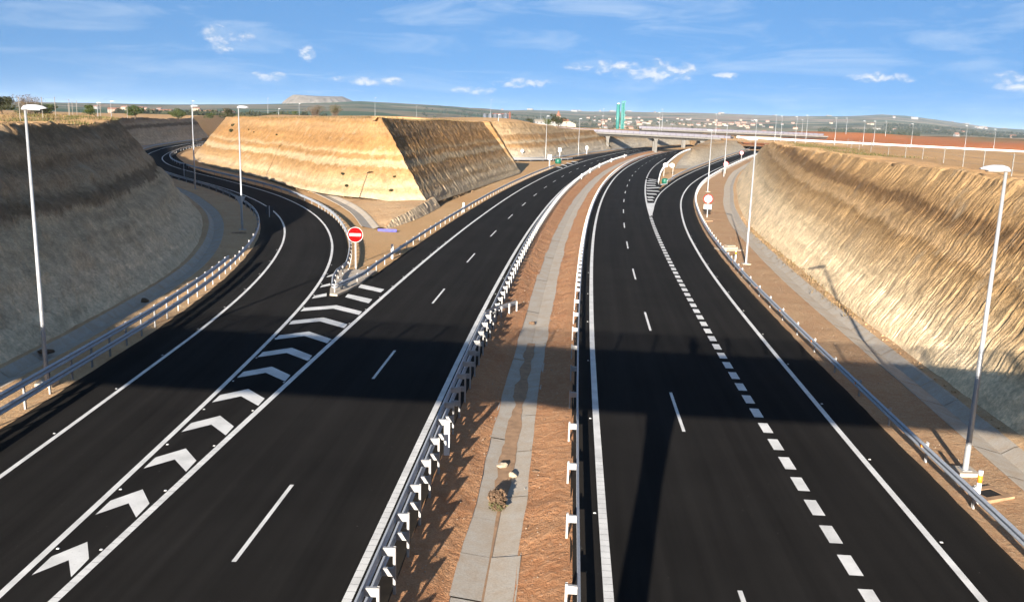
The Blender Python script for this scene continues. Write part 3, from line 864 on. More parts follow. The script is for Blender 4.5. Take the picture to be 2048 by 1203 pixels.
# right bank ---------------------------------------------------------
q, s = stations(sR4, [(22, 0.5), (80, 0.09), (120, 0.15), (170, 0.28), (230, 0.5), (999, 1.0)])
P = np.c_[np.interp(q, s, sR4[:, 0]), np.interp(q, s, sR4[:, 1])]
Nn = np.c_[np.interp(q, s, rnorm(sR4)[:, 0]), np.interp(q, s, rnorm(sR4)[:, 1])]
dt = np.interp(q, s, d_rtoe)
T = P + Nn * dt[:, None]
bR, crestR = bank('cut_slope', T, Nn, zfloor(T[:, 0], T[:, 1]) + 0.12, 'strata_right', 78, 0.046, 2.9, -0.14, 0.045, 21, 0.30, bf=0.50, wp=0.30, ledge=0.05)
tag(bR, 'sunlit rilled earth bank in cream and brown layers right of the slip road', kind='structure')

# left bank ----------------------------------------------------------
q, s = stations(sRL, [(25, 0.8), (110, 0.2), (180, 0.45), (999, 0.9)])
P = np.c_[np.interp(q, s, sRL[:, 0]), np.interp(q, s, sRL[:, 1])]
Nn = -np.c_[np.interp(q, s, rnorm(sRL)[:, 0]), np.interp(q, s, rnorm(sRL)[:, 1])]
dt = np.interp(q, s, d_ltoe)
T = P + Nn * dt[:, None]
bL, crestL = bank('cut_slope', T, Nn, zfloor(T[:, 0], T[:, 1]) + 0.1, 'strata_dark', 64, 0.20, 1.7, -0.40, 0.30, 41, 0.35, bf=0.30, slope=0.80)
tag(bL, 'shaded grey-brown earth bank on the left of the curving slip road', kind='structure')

# wedge between the roads -------------------------------------------
tip = (-11.5, 117.0)
wl = resamp(arr([(-106, 340), (-99, 310), (-90, 280), (-84.5, 255), (-80, 230), (-74.5, 208), (-66.5, 187), (-58, 171), (-50, 159.2), (-43, 149.5), (-37, 139.5), (-31.5, 129.8), (-25.5, 121.4), (-20.5, 117.6), (-16, 116.4), tip]), 0.4)
wr = resamp(arr([tip, (-10.6, 124.5), (-9.65, 132.3), (-6.9, 152.6), (-3.2, 178), (1.2, 206.5), (-0.5, 213.5), (-8, 219), (-22, 221), (-45, 226)]), 0.4)
T = np.vstack([wl, wr[1:]])
Nn = mitre(T, -1.0)
it = len(wl) - 1
k = np.ones(25) / 25
for c in (0, 1):
    Nn[it + 4:, c] = np.convolve(np.pad(Nn[it + 4:, c], 12, mode='edge'), k, 'valid')
# the south face is one plane up to a straight crest; the corner is a clean arris
cc = np.array((-18.3, 123.4))
iw = int(np.argmin(np.hypot(wl[:, 0] + 66.5, wl[:, 1] - 187)))
cwest = np.vstack([np.array([(-98, 343), (-91, 312), (-82, 283), (-76.5, 257), (-72, 233), (-66.5, 212)]), [(-58.8, 192.0)]])
ctop = np.vstack([resamp(cwest, 0.5), np.linspace((-58.8, 192.0), cc, 200)[1:]])
uu = np.r_[np.linspace(0, len(resamp(cwest, 0.5)) - 1, iw + 1), np.linspace(len(resamp(cwest, 0.5)) - 1, len(ctop) - 1, it - iw + 1)[1:]]
cpt = np.c_[np.interp(uu, np.arange(len(ctop)), ctop[:, 0]), np.interp(uu, np.arange(len(ctop)), ctop[:, 1])]
Nn[:it + 1] = (cpt - wl) / 7.6
ie = it + int(np.argmin(np.hypot(wr[:, 0] - 1.2, wr[:, 1] - 206.5)))
ceast = resamp(arr([cc, (-18.0, 131), (-15.5, 154), (-11.6, 179.5), (-7.4, 206.0)]), 0.4)
ci_ = np.linspace(0, len(ceast) - 1, ie - it + 1)
ce = np.c_[np.interp(ci_, np.arange(len(ceast)), ceast[:, 0]), np.interp(ci_, np.arange(len(ceast)), ceast[:, 1])]
Nn[it:ie + 1] = (ce - T[it:ie + 1]) / 7.6
z0 = zfloor(T[:, 0], T[:, 1]) + np.interp(np.abs(chord(T) - chord(T)[it]), [0, 30, 60], [0.6, 0.25, 0.05])
bW, crestW = bank('cut_slope', T, Nn, z0, 'strata_wedge', 56, 0.0, 1.4, 0.1, 0.055, 61, 0.05, top=1.3, ledge=0.08)
T_w, z0_w = T.copy(), z0.copy()
# the east face is raked by a digger: rough teeth, the south face is planed smooth
me = bW.data
nv = 56 + 6
co = np.empty(len(me.vertices) * 3, dtype=np.float32)
me.vertices.foreach_get('co', co)
co = co.reshape(len(T), nv, 3)
u = chord(T) - chord(T)[it]
U = u[:, None] * np.ones((1, 56))
B = np.linspace(0, 14, 56)[None, :] * np.ones((len(T), 1))
q = (U * 1.0 + 0.25 * B + fbm(U * .5, B * .5, 71, 3)) * 1.35
teeth = (1 - np.abs(2 * vnoise(q, B * 0.55, 70) - 1)) - 0.6 + 0.5 * ((1 - np.abs(2 * vnoise(q * 2.2, B * 1.1 + 4, 72) - 1)) - 0.6)
east = sm((u - 0.6) / 3.0)[:, None]
teeth = teeth * (0.04 + 0.105 * east) * sm(np.linspace(0, 1, 56) / 0.05)[None, :]
nrm = np.hypot(Nn[:, 0], Nn[:, 1])
co[:, :56, 0] += -(Nn[:, 0] / nrm)[:, None] * 0.82 * teeth
co[:, :56, 1] += -(Nn[:, 1] / nrm)[:, None] * 0.82 * teeth
co[:, :56, 2] += 0.57 * teeth
# crumbling arris
near_ = np.clip(1 - np.abs(u) / 2.2, 0, 1)[:, None]
cr_ = 0.42 * near_ * (fbm(U * 0.9 + 5, B * 1.3, 75, 4))
co[:, :56, 0] += cr_ * 0.9
co[:, :56, 1] -= cr_ * 0.6
me.vertices.foreach_set('co', co.ravel())
me.update()
tag(bW, 'wedge of layered orange and cream earth between the slip road and the carriageway', kind='structure')

# far bank behind the joining road, running under the overpass -------
T = off(sE2, -3.6)
Nn = -rnorm(sE2)
sel = (sE2[:, 0] > -30)
bF, crestF = bank('cut_slope', resamp(T[sel], 0.7), mitre(resamp(T[sel], 0.7), -1.0), zfloor(*resamp(T[sel], 0.7).T) + 0.02, 'strata_far', 34, 0.16, 0.9, 0.2, 0.25, 91, 0.25, slope=0.85)
tag(bF, 'sunlit banded orange bank running back under the overpass', kind='structure')
# bank north of the overpass, left of the far carriageway
T = resamp(off(sLD[sLD[:, 1] > 395], -10.5), 1.2)
bH, crestH = bank('cut_slope', T, mitre(T, -1.0), zfloor(*T.T) + 0.02, 'strata_far', 24, 0.15, 0.8, 0.2, 0.25, 95, 0.2, slope=0.9)
tag(bH, 'low sunlit bank seen through the openings of the overpass', kind='structure')
# island between the exit road and the motorway: a ridge that rises from its tip
yy_ = np.arange(226, 400, 1.0)
tk = off(sG8, 3.2)
tg = off(resamp(GRX, 1.0), -2.7)
xk = np.interp(yy_, tk[:, 1], tk[:, 0])
xk[yy_ > tk[-1, 1]] = tk[-1, 0] + 0.27 * (yy_[yy_ > tk[-1, 1]] - tk[-1, 1])
xg_ = np.interp(yy_, tg[:, 1], tg[:, 0])
tcol = np.linspace(0, 1, 44)[None, :]
X = xk[:, None] * (1 - tcol) + xg_[:, None] * tcol
Y = yy_[:, None] + 0 * X
fz = zfloor(X, Y)
dl_ = np.minimum((X - xk[:, None]) * 0.96, (xg_[:, None] - X) * 0.94) + 0.35 * fbm(X * 0.5, Y * 0.5, 103, 4)
gr_ = np.clip((yy_ - 240) / 22, 0, 1)[:, None]
Z = np.minimum(fz + 0.02 + np.maximum(dl_, 0) * 0.92 * gr_, np.maximum(zland(X, Y) + 0.1 * fbm(X, Y, 5, 3), fz))
bG = link('cut_slope', npmesh('cut_slope', np.stack([X, Y, Z], 2).reshape(-1, 3), grid_faces(len(yy_), 44), 'strata_far'))
tag(bG, 'small cream earth bank on the island behind the exit road', kind='structure')


# ------------------------------------------------------------------ ground sheet
def axis(lo, hi, step, far, grow=1.10):
    a = list(np.arange(lo, hi + 0.01, step))
    d = step
    while a[-1] < far:
        d = min(d * grow, 500)
        a.append(a[-1] + d)
    d = step
    while a[0] > -far:
        d = min(d * grow, 500)
        a.insert(0, a[0] - d)
    return np.array(a)


gx = axis(-100, 110, 1.0, 11000, 1.07)
gy0 = np.arange(-40, 240, 1.0)
gy1 = np.arange(240, 660, 2.0)
gy2 = [660.0]
d = 2.0
while gy2[-1] < 13000:
    d = min(d * 1.045, 250)
    gy2.append(gy2[-1] + d)
gyn = [-42.0]
d = 2.0
while gyn[0] > -3000:
    d *= 1.2
    gyn.insert(0, gyn[0] - d)
gy = np.r_[gyn, gy0, gy1, gy2]
GX, GY = np.meshgrid(gx, gy, indexing='ij')
Zg = zland(GX, GY)


def inpoly(poly, X, Y):
    x0, y0 = poly.min(0)
    x1, y1 = poly.max(0)
    out = np.zeros(X.shape, bool)
    box = (X >= x0) & (X <= x1) & (Y >= y0) & (Y <= y1)
    px, py = X[box], Y[box]
    c = np.zeros(px.shape, bool)
    n = len(poly)
    for i in range(n):
        ax, ay = poly[i]
        bx, by = poly[(i + 1) % n]
        if ay == by:
            continue
        t = ((ay > py) != (by > py)) & (px < (bx - ax) * (py - ay) / (by - ay) + ax)
        c ^= t
    out[box] = c
    return out


def thin(P, step=2.0):
    return resamp(P, step)


cl, cr = thin(crestL, 3), thin(crestR, 3)
outer = np.vstack([cl, [(-125, 640)], [(190, 640)], cr[::-1]])
mid = np.vstack([thin(crestW, 1.5), [(-45, 283)], [(-25, 286)], thin(crestF[5:], 2.0)[:-2], thin(crestH, 4), [(130, 640), (-100, 640)]])
isl = np.vstack([np.c_[xk + 6.5, yy_][78::6], [(120, 640), (165, 640)], np.c_[xg_ - 6.5, yy_][78::6][::-1]])
cor = inpoly(outer, GX, GY) & ~inpoly(mid, GX, GY) & ~inpoly(isl, GX, GY)
fl = zfloor(GX, GY) - 0.06
med = np.vstack([off(sLD, 4.6)[::3], off(sR2, -4.5)[::-3]])
rv = np.vstack([off(sR4, 2.2)[::3], off(sR4, d_rtoe + 0.3)[::-3]])
lv = np.vstack([off(sRL, -2.6)[::3], off(sRL, -d_ltoe - 0.3)[::-3]])
low = (inpoly(med, GX, GY) & (GY < 430)) | inpoly(rv, GX, GY) | inpoly(lv, GX, GY)
Zg = np.where(cor, np.where(low, fl - 1.4, fl), Zg)
V = np.stack([GX, GY, Zg], 2).reshape(-1, 3)
gr = link('ground', npmesh('ground', V, grid_faces(len(gx), len(gy)), 'land', True))
tag(gr, 'bare orange earth with fields and low hills out to the horizon', kind='structure')


# ------------------------------------------------------------------ road surfaces
def ribbon(P, dl, dr, zo, nc=2, zf=True):
    dl = np.broadcast_to(np.asarray(dl, float), (len(P),))
    dr = np.broadcast_to(np.asarray(dr, float), (len(P),))
    N = rnorm(P)
    t = np.linspace(0, 1, nc)[None, :]
    D = dl[:, None] * (1 - t) + dr[:, None] * t
    X = P[:, None, 0] + N[:, None, 0] * D
    Y = P[:, None, 1] + N[:, None, 1] * D
    Z = (zfloor(X, Y) if zf else 0 * X) + zo
    return np.stack([X, Y, Z], 2).reshape(-1, 3), grid_faces(len(P), nc)


def surf(name, P, dl, dr, zo, nc, mt, label, kind='structure', parent=None, smooth=True, dusty='both'):
    V, F = ribbon(P, dl, dr, zo, nc)
    me = npmesh(name, V, F, mt, smooth)
    tt_ = np.tile(np.linspace(0, 1, nc), len(P))
    dl_ = np.repeat(np.broadcast_to(np.asarray(dl, float), (len(P),)), nc)
    dr_2 = np.repeat(np.broadcast_to(np.asarray(dr, float), (len(P),)), nc)
    lu = np.c_[dl_ * (1 - tt_) + dr_2 * tt_, np.repeat(chord(P), nc)]
    for nm_, co_ in (('lane', lu), ('cross', np.c_[{'both': tt_, 'right': 0.5 + 0.5 * tt_, 'left': 0.5 * tt_, 'none': 0.5 + 0 * tt_}[dusty], 0 * tt_])):
        uv = me.uv_layers.new(name=nm_)
        uv.data.foreach_set('uv', np.ascontiguousarray(co_[F.ravel()], dtype=np.float32).ravel())
    o = link(name, me, parent)
    return tag(o, label, kind=kind)


def cut(P, y0, y1):
    return P[(P[:, 1] >= y0) & (P[:, 1] <= y1)]


roadL = surf('carriageway', sLD, -6.1, 4.55, 0.0, 9, 'asphalt', 'two-lane black asphalt carriageway left of the median', dusty='right')
_d8 = cross(sR2, sG8)
_rr = np.where(sR2[:, 1] < 150, 4.9, np.where(sR2[:, 1] < 180, np.interp(sR2[:, 1], [150, 180], [4.9, 7.0]), np.maximum(_d8 + 0.3, 4.9)))
_rr[sR2[:, 1] > 376] = 8.0
roadR = surf('carriageway', sR2, -4.45, ksm(_rr, 9), 0.0, 9, 'asphalt', 'black asphalt carriageway right of the median with the bridge shadow', dusty='left')
rampL = surf('slip_road', sRL, -2.42, np.interp(sRL[:, 1], [-80, 55, 70, 400], [4.2, 4.6, 5.8, 6.2]), -0.004, 7, 'asphalt', 'curving one-lane slip road entering from the left', dusty='left')
surf('gore_pavement', cut(sRR, -60, 67), -0.6, cross(cut(sRR, -60, 67), off(sLD, -5.4)), -0.008, 4, 'asphalt', 'asphalt under the chevrons between slip road and carriageway', dusty='none')
_gl = cross(sR4, np.vstack([off(cut(sR2, -60, 112), 3.3), cut(GRX, 119, 400)]))
rampR = surf('slip_road', sR4, ksm(_gl, 7) - np.interp(sR4[:, 1], [-60, 110, 130, 180, 400], [0.3, 0.3, 0.9, 1.0, 1.0]), 1.98, -0.004, 7, 'asphalt', 'asphalt exit road peeling off to the right of the motorway', dusty='right')
rampJ = surf('slip_road', sE2, -1.3, 5.6, -0.012, 5, 'asphalt', 'far joining road coming round from behind the earth wedge')


# ------------------------------------------------------------------ painted markings (thin sheets on the asphalt)
def line(parent, name, P, w, zo=0.006, d=0.0):
    V, F = ribbon(P, d - w / 2, d + w / 2, zo)
    return link(name, npmesh(name, V, F, 'paint'), parent)


def ribline(parent, name, P, w, d, y0, y1, yr):
    """Edge line; its near stretch is laid in short ribs with open joints."""
    s = chord(P)
    V, F = [], []
    N = rnorm(P)
    k = np.searchsorted(P[:, 1], y0)
    pos = s[k]
    end = s[min(np.searchsorted(P[:, 1], y1), len(P) - 1)]
    while pos < end:
        y = np.interp(pos, s, P[:, 1])
        L, gap = (0.36, 0.011) if y < yr else (2.0, 0.0)
        L = min(L, end - pos)
        for q in (pos, pos + L - gap):
            p = np.array((np.interp(q, s, P[:, 0]), np.interp(q, s, P[:, 1])))
            n = np.array((np.interp(q, s, N[:, 0]), np.interp(q, s, N[:, 1])))
            for e in (d - w / 2, d + w / 2):
                c = p + n * e
                V.append((c[0], c[1], float(zfloor(c[0], c[1])) + 0.006))
        b = len(V) - 4
        F.append((b, b + 2, b + 3, b + 1))
        pos += L
    return link(name, npmesh(name, arr(V), np.array(F), 'paint'), parent)


def quad(parent, name, pts, zo=0.006):
    V = [(x, y, float(zfloor(x, y)) + zo) for x, y in pts]
    me = bpy.data.meshes.new(name)
    me.from_pydata(V, [], [tuple(range(len(V)))])
    me.materials.append(MATS['paint'])
    return link(name, me, parent)


ribline(roadL, 'edge_line', sLD, 0.24, 3.5, -30, 430, 34)
ribline(roadL, 'edge_line', sLD, 0.24, -3.62, -30, 430, 32)
ribline(roadR, 'edge_line', sR2, 0.26, -3.45, -30, 430, 30)
line(roadR, 'edge_line', cut(sR2, 117, 196), 0.24, d=3.5)
line(rampL, 'edge_line', sRL, 0.18)
line(rampL, 'edge_line', cut(sRR, -30, 300), 0.20)
line(rampR, 'edge_line', sR4, 0.22)
line(rampR, 'edge_line', resamp(cut(GRX, 117, 400), 1.0), 0.20)
line(rampJ, 'edge_line', cut(sE2, 240, 430), 0.20)


def dash(parent, name, P, s0, L, w, d=0.0, step=1.0):
    s = chord(P)
    q = np.linspace(s0, s0 + L, max(2, int(L / step) + 1))
    pts = np.c_[np.interp(q, s, P[:, 0]), np.interp(q, s, P[:, 1])]
    N = np.c_[np.interp(q, s, rnorm(P)[:, 0]), np.interp(q, s, rnorm(P)[:, 1])]
    Lf, Rt = pts + N * (d - w / 2), pts + N * (d + w / 2)
    V = np.stack([np.c_[Lf, zfloor(Lf[:, 0], Lf[:, 1]) + 0.006], np.c_[Rt, zfloor(Rt[:, 0], Rt[:, 1]) + 0.006]], 1).reshape(-1, 3)
    return link(name, npmesh(name, V, grid_faces(len(q), 2), 'paint'), parent)


sy = lambda P, y: float(np.interp(y, P[:, 1], chord(P)))
a0 = sy(sLD, 22.05)
for k in range(-1, 24):
    dash(roadL, 'lane_dash', sLD, a0 + 17.45 * k, 5.2, 0.13)
a0 = sy(sR2, 33.45)
for k in range(-2, 23):
    dash(roadR, 'lane_dash', sR2, a0 + 17.4 * k, 5.2, 0.13)
a0 = sy(sR2, 200)
for k in range(0, 14):
    dash(roadR, 'lane_dash', sR2, a0 + 9.0 * k, 7.0, 0.24, 3.5)
a0 = sy(sR2, 13.0)
for k in range(0, 55):
    dash(roadR, 'broad_dash', sR2, a0 + 1.895 * k, 1.17, 0.39, float(np.interp(13 + 1.895 * k, [22, 60, 116], [3.36, 3.42, 3.52])))

yR = lambda P, y, d=0.0: float(np.interp(y, off(P, d)[:, 1], off(P, d)[:, 0]))
for k in range(-1, 10):
    t = max(0, k) / 9.0
    ya = 22.94 + 3.615 * k
    xa = -11.72 + 0.5 * t
    lx = lambda y: yR(sRR, y) + 0.27
    rx = lambda y: yR(sLD, y, -3.62) - 0.26
    dl, dr = 0.88 + 0.2 * t, 0.95 + 0.72 * t
    xl, xr = lx(ya - dl), rx(ya - dr)
    quad(roadL, 'chevron', [(xl, ya - dl - 1.0), (xl, ya - dl), (xa, ya), (xr, ya - dr), (xr, ya - dr - 0.98), (xa + 0.0, ya - 1.05)])
for L in ([[-13.22, 57.3], [-13.27, 58.22], [-12.66, 59.3], [-12.45, 58.26]], [[-13.53, 61.17], [-13.57, 61.98], [-13.17, 62.9], [-12.97, 62.07]], [[-13.92, 65.09], [-13.93, 65.79], [-13.75, 66.7], [-13.56, 65.85]],
          [[-11.18, 58.14], [-11.19, 59.22], [-9.28, 57.65], [-9.3, 56.33]], [[-10.92, 61.66], [-10.94, 62.92], [-9.01, 61.23], [-9.08, 60.07]]):
    quad(roadL, 'hatch_stripe', L)
# white nose and stripes of the right gore
_ys = np.linspace(117.5, 136.5, 12)
quad(rampR, 'gore_nose', [(yR(sR2, y, 3.42), y) for y in _ys] + [(float(np.interp(y, GRX[:, 1], GRX[:, 0])) + 0.05, y) for y in _ys[::-1]], 0.03)
for (x0, y0), (x1, y1) in (((21.2, 140.5), (22.1, 141)), ((21.9, 146), (23.0, 146.3)), ((22.9, 153.4), (24.5, 153)), ((23.9, 160.6), (26, 159.6)), ((24.8, 167), (27.6, 169)), ((25.9, 174.6), (27.7, 174.8)),
                           ((27.0, 182.2), (28.7, 181.4)), ((28.2, 189.3), (29.8, 187.5)), ((29.3, 195), (30.6, 192.5)), ((28.95, 176.8), (30.3, 177.4)), ((32.4, 190.0), (33.7, 188.9)), ((35.0, 198.2), (36.6, 200.6))):
    quad(rampR, 'hatch_stripe', [(x0, y0), (x0, y0 + 2.6), (x1, y1 + 2.6), (x1, y1)], 0.03)
for (x0, y0), (x1, y1) in (((11.0, 242.6), (12.1, 233.6)), ((13.1, 256.0), (13.9, 244.1)), ((15.1, 266.0), (16.1, 255.9)), ((17.3, 277.0), (18.4, 268.0))):
    quad(roadL, 'hatch_stripe', [(x0 - 0.4, y0 - 4), (x0, y0), (x1 + 0.3, y1 + 2.5), (x1, y1)], 0.010)

# reflective road studs
st = MB()
st.add([(-.055, -.05, 0), (.055, -.05, 0), (.055, .05, 0), (-.055, .05, 0), (-.04, -.015, .022), (.04, -.015, .022), (.04, .03, .022), (-.04, .03, .022)],
       [(0, 1, 5, 4), (1, 2, 6, 5), (2, 3, 7, 6), (3, 0, 4, 7), (4, 5, 6, 7)])
st_me = st.mesh('road_stud', 'sign_white')
for parent, P, d, y0, pitch, n in ((roadL, sRR, 0.22, 22.5, 4.0, 13), (roadL, sLD, -3.62 - 0.20, 22.3, 4.0, 17), (roadL, sLD, 3.5 + 0.26, 23.2, 6.3, 9), (rampL, sRL, -0.2, 31.3, 5.6, 9),
                                   (roadR, sR2, -3.45 - 0.24, 25.5, 9.0, 6), (rampR, sR4, 0.24, 24.4, 6.6, 12)):
    s = chord(P)
    a0 = sy(P, y0)
    Pd = off(P, d)
    for k in range(n):
        x = float(np.interp(a0 + k * pitch, s, Pd[:, 0]))
        y = float(np.interp(a0 + k * pitch, s, Pd[:, 1]))
        place('road_stud', st_me, (x, y, float(zfloor(x, y)) + 0.004), 0, parent, 0.8)


# ------------------------------------------------------------------ verges, ditches, median
def verge(name, P, dcols, zcols, mt, label, nz=0.05, seed=5, ext=None):
    """Strip of bare earth; dcols: list of arrays (distance right of P), zcols the level of each."""
    N = rnorm(P)
    D = np.stack([np.broadcast_to(np.asarray(a, float), (len(P),)) for a in dcols], 1)
    Zc = np.stack([np.broadcast_to(np.asarray(a, float), (len(P),)) for a in zcols], 1)
    X = P[:, None, 0] + N[:, None, 0] * D
    Y = P[:, None, 1] + N[:, None, 1] * D
    e = np.ones(D.shape[1])
    e[0] = e[-1] = 0.25
    Z = zfloor(X, Y) + Zc + nz * 2 * (fbm(X * 1.1, Y * 1.1, seed, 4)) * e
    V = np.stack([X, Y, Z], 2).reshape(-1, 3)
    o = link(name, npmesh(name, V, grid_faces(len(P), D.shape[1]), mt, True))
    return tag(o, label, kind='structure')


def fine(P, arrs, y0, y1, step):
    s = chord(P)
    a, b = sy(P, y0), sy(P, y1)
    q = np.arange(a, b, step)
    return np.c_[np.interp(q, s, P[:, 0]), np.interp(q, s, P[:, 1])], [np.interp(q, s, A) for A in arrs]


PR, (rt, rd) = fine(sR4, [d_rtoe, d_rdit], -20, 330, 0.5)
lerp = lambda a, b, t: a * (1 - t) + b * t
_edge = 1.93 + 0.12 * fbm(chord(PR) * 0.8, chord(PR) * 0, 9, 3)
cols = [_edge, _edge + 0.25] + [lerp(_edge + 0.25, rd - 1.0, t) for t in np.linspace(0, 1, 12)[1:]]
verge('verge', PR, cols, [0.008, -0.03] + list(np.linspace(-0.03, 0.03, 11)), 'red_dirt', 'strip of reddish earth between the right guardrail and the drain', 0.05)
verge('verge', PR, [rd + 0.62, lerp(rd + 0.62, rt, .5), rt, rt + 0.9], [0.06, 0.10, 0.14, 0.0], 'verge_dirt', 'sandy strip at the foot of the right bank', 0.06, 8)
q1 = sRL[:, 1] < 190
PL, (lt, ldc) = fine(sRL, [d_ltoe, d_ldit], -20, 300, 0.5)
_le = 2.36 + 0.12 * fbm(chord(PL) * 0.8, chord(PL) * 0, 19, 3)
verge('verge', PL, [-_le, -_le - 0.3] + [-lerp(_le + 0.3, ldc - 0.95, t) for t in np.linspace(0, 1, 8)[1:]], [0.004, 0.0] + list(np.linspace(0.02, 0.08, 7)), 'verge_dirt',
      'sandy strip behind the left guardrail', 0.05, 12)
verge('verge', PL, [-(ldc + 0.50), -lt, -lt - 0.9], [0.10, 0.12, 0.0], 'verge_dirt', 'narrow earth strip at the foot of the shaded bank', 0.05, 13)


def ditch(name, P, dc, side, wi, wo, depth, y0, y1, ypan, label, zo=0.0, plen=3.0):
    """Concrete V drain along P: slabs laid one by one near the camera, one run beyond."""
    s = chord(P)
    root = empty(name, (0, 0, 0), 0, label, None, None, 'structure')
    N = rnorm(P)

    def sect(q):
        p = np.array((np.interp(q, s, P[:, 0]), np.interp(q, s, P[:, 1])))
        n = np.array((np.interp(q, s, N[:, 0]), np.interp(q, s, N[:, 1])))
        d0 = float(np.interp(q, s, dc))
        return p, n, d0

    def strip(qs, cols):
        V = []
        for q in qs:
            p, n, d0 = sect(q)
            for dd, zz in cols:
                c = p + n * (d0 + dd * side) 
                V.append((c[0], c[1], float(zfloor(c[0], c[1])) + zz + zo))
        return arr(V), grid_faces(len(qs), len(cols))
    A = [(-wi, -0.02), (-wi, 0.05), (-wi + 0.05, 0.055), (0.0, -depth)]
    B = [(0.0, -depth - 0.01), (wo * 0.8, 0.10), (wo, 0.12), (wo + 0.02, 0.02)]
    a, b = sy(P, y0), sy(P, ypan)
    q = a
    i = 0
    while q < b:
        for cols, nm in ((A, 'slab'), (B, 'slab')):
            jit = 0.012 * ((i * 37) % 7 - 3) / 3.0
            V, F = strip([q + 0.015, q + plen / 2, q + plen - 0.015], cols)
            V[:, 2] += jit
            link(nm, npmesh(nm, V, F, 'concrete'), root)
        q += plen
        i += 1
    e = sy(P, y1)
    if e > q + 1:
        for cols in (A, B):
            V, F = strip(np.arange(q, e, 1.5), cols)
            link('channel', npmesh('channel', V, F, 'concrete'), root)
    return root


ditch('drain_channel', PR, rd, 1, 1.05, 0.62, 0.20, -18, 328, 105, 'pale concrete drain channel at the foot of the sunlit right bank')
ditch('drain_channel', PL, -ldc, -1, 0.95, 0.52, 0.22, -18, 296, 100, 'concrete drain channel at the foot of the shaded left bank')

# median: earth falling to a concrete gutter
PM = resamp(cut(sLD, 5, 420), 0.35)
dr_ = cross(PM, off(sR2, -4.4))
e1 = 4.50 + 0.10 * fbm(chord(PM) * 0.9, chord(PM) * 0, 29, 3)
mc = lerp(4.5, dr_, 0.5)
um = chord(PM)
nc = 12
tl = np.linspace(0, 1, nc)
wb1 = 0.22 * fbm(um * 0.22, um * 0, 131, 4)
wb2 = 0.22 * fbm(um * 0.22, um * 0 + 5, 137, 4)
cols = [e1 + 0.02] + [lerp(e1 + 0.3, mc - 0.80 + wb1, t) for t in tl]
zcol = [0.004] + [(-0.02 - 0.325 * sm(t) + 0.075 * (1 - abs(2 * vnoise(um * 0.85 + 0.7 * t, um * 0 + 2.3 * t, 33) - 1) - 0.5) * math.sin(math.pi * min(1, t * 1.1))) for t in tl]
verge('median', PM, cols, zcol, 'median_dirt', 'eroded reddish earth of the median beside the left carriageway', 0.05, 31)
cols = [lerp(mc + 0.80 + wb2, dr_ - 0.25, t) for t in tl] + [dr_ + 0.02]
zcol = [(-0.345 + 0.325 * sm(t) + 0.06 * (1 - abs(2 * vnoise(um * 0.9 - 0.8 * t, um * 0 + 2 * t, 37) - 1) - 0.5) * math.sin(math.pi * t)) for t in tl] + [0.004]
verge('median', PM, cols, zcol, 'median_dirt', 'eroded reddish earth of the median beside the right carriageway', 0.055, 35)
mroot = empty('median_gutter', (0, 0, 0), 0, 'shallow concrete gutter with silt along the middle of the median', None, None, 'structure')
sPM = chord(PM)
NM = rnorm(PM)


def gutter(q0, q1, da, db, za, zb, nm, mt='concrete', n=3, jit=0.0, wob=0.0):
    V = []
    for q in np.linspace(q0, q1, n):
        p = np.array((np.interp(q, sPM, PM[:, 0]), np.interp(q, sPM, PM[:, 1])))
        nn = np.array((np.interp(q, sPM, NM[:, 0]), np.interp(q, sPM, NM[:, 1])))
        c0 = float(np.interp(q, sPM, mc))
        w1 = wob * 2 * float(fbm(np.array([q * 0.7]), np.array([da * 3.0]), 55, 3)[0])
        for dd, zz in ((da + w1, za), (db - w1 * 0.6, zb)):
            c = p + nn * (c0 + dd)
            V.append((c[0], c[1], zz + jit))
    return link(nm, npmesh(nm, arr(V), grid_faces(n, 2), mt), mroot)


q = 2.0
i = 0
while q < 100:
    L = 2.4
    gutter(q + 0.012, q + L - 0.012, -0.88, 0.0, -0.352, -0.47, 'slab', jit=0.006 * ((i * 29) % 5 - 2))
    q += L
    i += 1
q2 = 2.0
while q2 < 100:
    L = 4.2
    gutter(q2 + 0.012, q2 + L - 0.012, 0.005, 0.88, -0.47, -0.352, 'slab', jit=0.006 * ((i * 31) % 5 - 2))
    q2 += L
    i += 1
gutter(q, sPM[-1], -0.88, 0.0, -0.352, -0.47, 'channel', n=200)
gutter(q2, sPM[-1], 0.005, 0.88, -0.47, -0.352, 'channel', n=200)
sl = gutter(22.0, 44.0, -0.28, 0.22, -0.415, -0.425, 'silt', 'mud', 60, 0.0, 0.28)
sl['label'] = 'brown silt lying in the bottom of the gutter'
sl2 = gutter(2.0, 22.0, -0.04, 0.05, -0.452, -0.455, 'silt', 'mud', 40, 0.0, 0.03)

# concrete nose of the gore, then the earth terrace in front of the wedge
nose = [(-12.28, 58.5), (-11.75, 58.35), (-11.35, 60.1), (-10.95, 63.1), (-10.72, 68.3), (-13.50, 68.5), (-13.05, 63.6), (-12.62, 60.2)]
nb = MB()
nb.add([(x, y, -0.05) for x, y in nose] + [(x, y, 0.13) for x, y in nose], [tuple(range(8, 16))] + [(i, (i + 1) % 8, (i + 1) % 8 + 8, i + 8) for i in range(8)])
tag(nb.build('gore_island', 'concrete'), 'concrete apron at the tip where the two guardrails meet', kind='structure')
